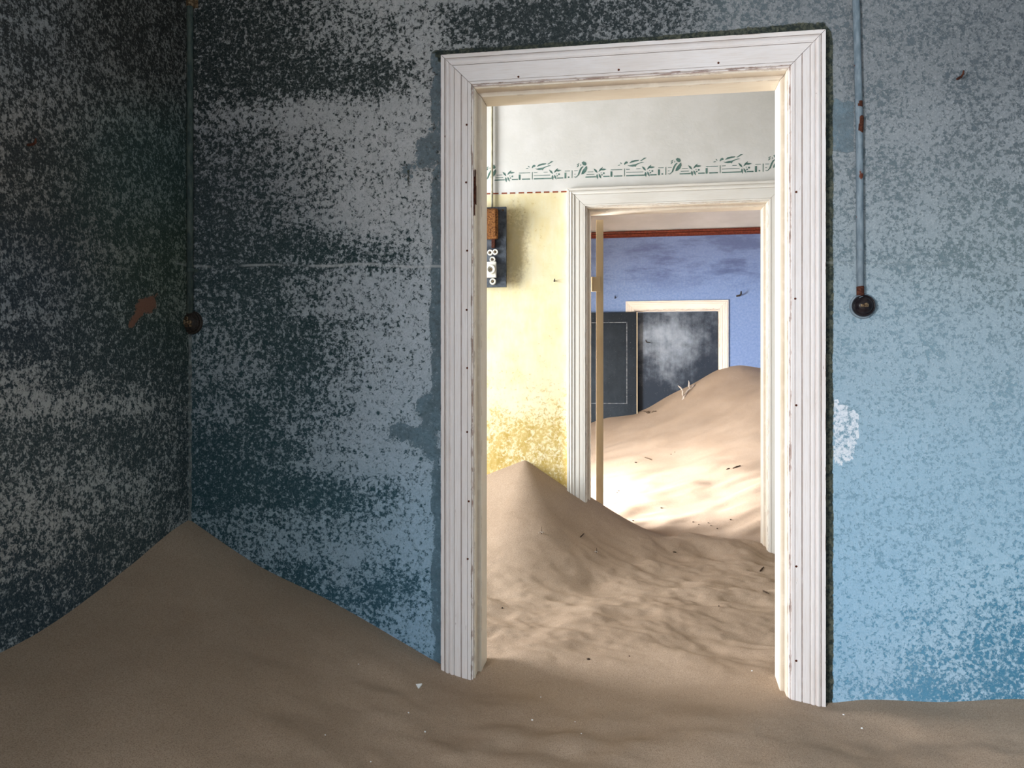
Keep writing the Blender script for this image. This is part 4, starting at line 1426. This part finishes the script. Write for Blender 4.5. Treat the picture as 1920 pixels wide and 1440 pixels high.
def pebble(u0, v0, size, mat, name, label, cat, flat_=0.5, group=None):
    c_ = sand_at(u0, v0)
    bm = bmesh.new()
    bmesh.ops.create_icosphere(bm, subdivisions=1, radius=size)
    for v_ in bm.verts:
        k = random.uniform(.75, 1.25)
        v_.co = Vector((v_.co.x * k, v_.co.y * k, v_.co.z * flat_ * k))
    for v_ in bm.verts: v_.co += c_ + Vector((0, 0, size * flat_ * .45))
    return tag(bm_obj(name, bm, mat), label, cat, group)


# the white triangular shard
c_ = sand_at(785, 1288)
bm = bmesh.new()
tri = [(-.0095, 0.004), (.0095, .007), (.003, -.013)]
lo = [bm.verts.new((c_.x + x, c_.y + z * .9, c_.z + .002 + z * .5)) for x, z in tri]
up = [bm.verts.new((c_.x + x, c_.y + z * .9 - .002, c_.z + .006 + z * .5)) for x, z in tri]
bm.faces.new(lo); bm.faces.new(up)
for k in range(3): bm.faces.new((lo[k], lo[(k + 1) % 3], up[(k + 1) % 3], up[k]))
tag(bm_obj('plaster_shard', bm, M['chip']), 'white triangular plaster shard on the sand by the near door frame', 'shard')

for pu, pv, s, where in ((766, 1337, .0028, 'just below the white triangular shard'), (797, 1373, .003, 'two hands below the white triangular shard'),
                         (1014, 1308, .0025, 'in front of the near left casing foot'), (998, 1351, .003, 'below the crumb at the near left casing foot'),
                         (610, 1379, .0022, 'at the dark foot of the corner heap'), (1078, 1354, .0022, 'in the bottom middle before the doorway'),
                         (1582, 1341, .003, 'under the right casing foot by the blue wall'), (1616, 1366, .0034, 'lowest and nearest below the blue wall'),
                         (1410, 1259, .003, 'inside the near doorway by the bright jamb'), (1090, 1376, .002, 'lowest one straight before the doorway'),
                         (695, 1430, .002, 'at the bottom edge left of the doorway'), (672, 1247, .002, 'high on the slope of the corner heap')):
    pebble(pu, pv, s, M['chip'], 'plaster_crumb', 'tiny white crumb on the sand ' + where, 'crumb', .7, 'white crumbs on the near sand')
pebble(1103, 1237, .0062, M['pebble'], 'dark_pebble', 'dark pebble on the pale sand in the near doorway', 'pebble', .6)
pebble(942, 1141, .005, M['pebble'], 'dark_pebble', 'dark pebble on the shaded hall sand beside the near jamb', 'pebble', .6)
pebble(1348, 1137, .004, M['pebble'], 'dark_pebble', 'small dark pebble on the rippled hall sand near the bright jamb', 'pebble', .6)
pebble(1180, 1231, .003, M['rust'], 'rusty_crumb', 'tiny rust crumb on the doorway sand right of the dark pebble', 'crumb', .7)
stick('dark_twig', 1425, 1072, 1432, 1064, .0045, M['dark_twig'], 'short dark twig on the hall sand by the bright right jamb')
stick('dark_twig', 1431, 1109, 1441, 1114, .004, M['dark_twig'], 'dark twig bit on the hall sand below the other short twig')
stick('dark_twig', 1088, 1008, 1095, 1001, .003, M['dark_twig'], 'thin twig on the hall sand heap between two dry seed heads')
stick('dark_twig', 1262, 1036, 1268, 1037, .004, M['dark_twig'], 'dark twig crumb in the middle of the hall sand')
stick('dark_twig', 1374, 879, 1388, 874, .007, M['dark_twig'], 'dark stick lying on the bright slope of the far dune')
stick('dark_twig', 1362, 881, 1368, 879, .006, M['dark_twig'], 'small dark stick left of the longer stick on the far dune')
stick('dark_twig', 1209, 858, 1222, 863, .005, M['dark_twig'], 'thin twig on the lit foot of the far dune')
pebble(1192, 868, .012, M['pebble'], 'dark_pebble', 'dark pebble at the lit foot of the far dune', 'pebble', .6)
pebble(1187, 977, .008, M['pebble'], 'dark_pebble', 'dark pebble on bright sand just past the hall doorway', 'pebble', .6)
for k, (pu, pv) in enumerate([(1310, 984), (1328, 981), (1333, 986), (1300, 979), (1370, 975), (1345, 992), (1240, 953), (1160, 921), (1157, 924), (1258, 852), (1265, 848)]):
    pebble(pu, pv, random.uniform(.005, .009), M['dark_twig'], 'dry_crumb', 'dark plant crumb scattered on the bright far sand', 'crumb', .5, 'plant crumbs on the far sand')


def seed_head(u0, v0, label, s=1.0):
    c_ = sand_at(u0, v0)
    root = tag(empty('dry_seed_head', tuple(c_)), label, 'dry plant')
    bm = bmesh.new()
    add_tube(bm, [c_ - Vector((0, 0, .006)), c_ + Vector((.002, 0, .016 * s)), c_ + Vector((.001, 0, .032 * s))], [.0016, .0013, .0007], 6)
    bm_obj('stalk', bm, M['dark_twig'], root)
    for k in range(4):
        a = k * 1.6 + .4
        bm = bmesh.new()
        d = Vector((math.cos(a), math.sin(a) * .7, 0))
        add_tube(bm, [c_ + Vector((0, 0, .006 * s)), c_ + d * .008 * s + Vector((0, 0, .009 * s)), c_ + d * .015 * s + Vector((0, 0, .003))], [.0016, .0022, .0008], 6)
        bm_obj('spike', bm, M['twig'], root)


seed_head(1015, 1001, 'dry thorny seed head on the hall heap below its peak', 1.1)
seed_head(1118, 1037, 'dry thorny seed head in the middle of the hall heap', .8)

# tuft of dead grass at the foot of the blackened door
c_ = sand_at(1219, 774)
bm = bmesh.new()
for k in range(26):
    a = random.uniform(0, math.pi * 2)
    d = Vector((math.cos(a) * 1.4, math.sin(a) * .6, 0))
    L = random.uniform(.03, .085)
    b = c_ + d * .015
    add_tube(bm, [b - Vector((0, 0, .01)), b + d * L * .5 + Vector((0, 0, L * .30)), b + d * L + Vector((0, 0, L * .12))], [.002, .0016, .0008], 4)
tag(bm_obj('grass_tuft', bm, M['dark_twig']), 'flattened tuft of dead grass below the blackened far door', 'grass', kind='stuff')
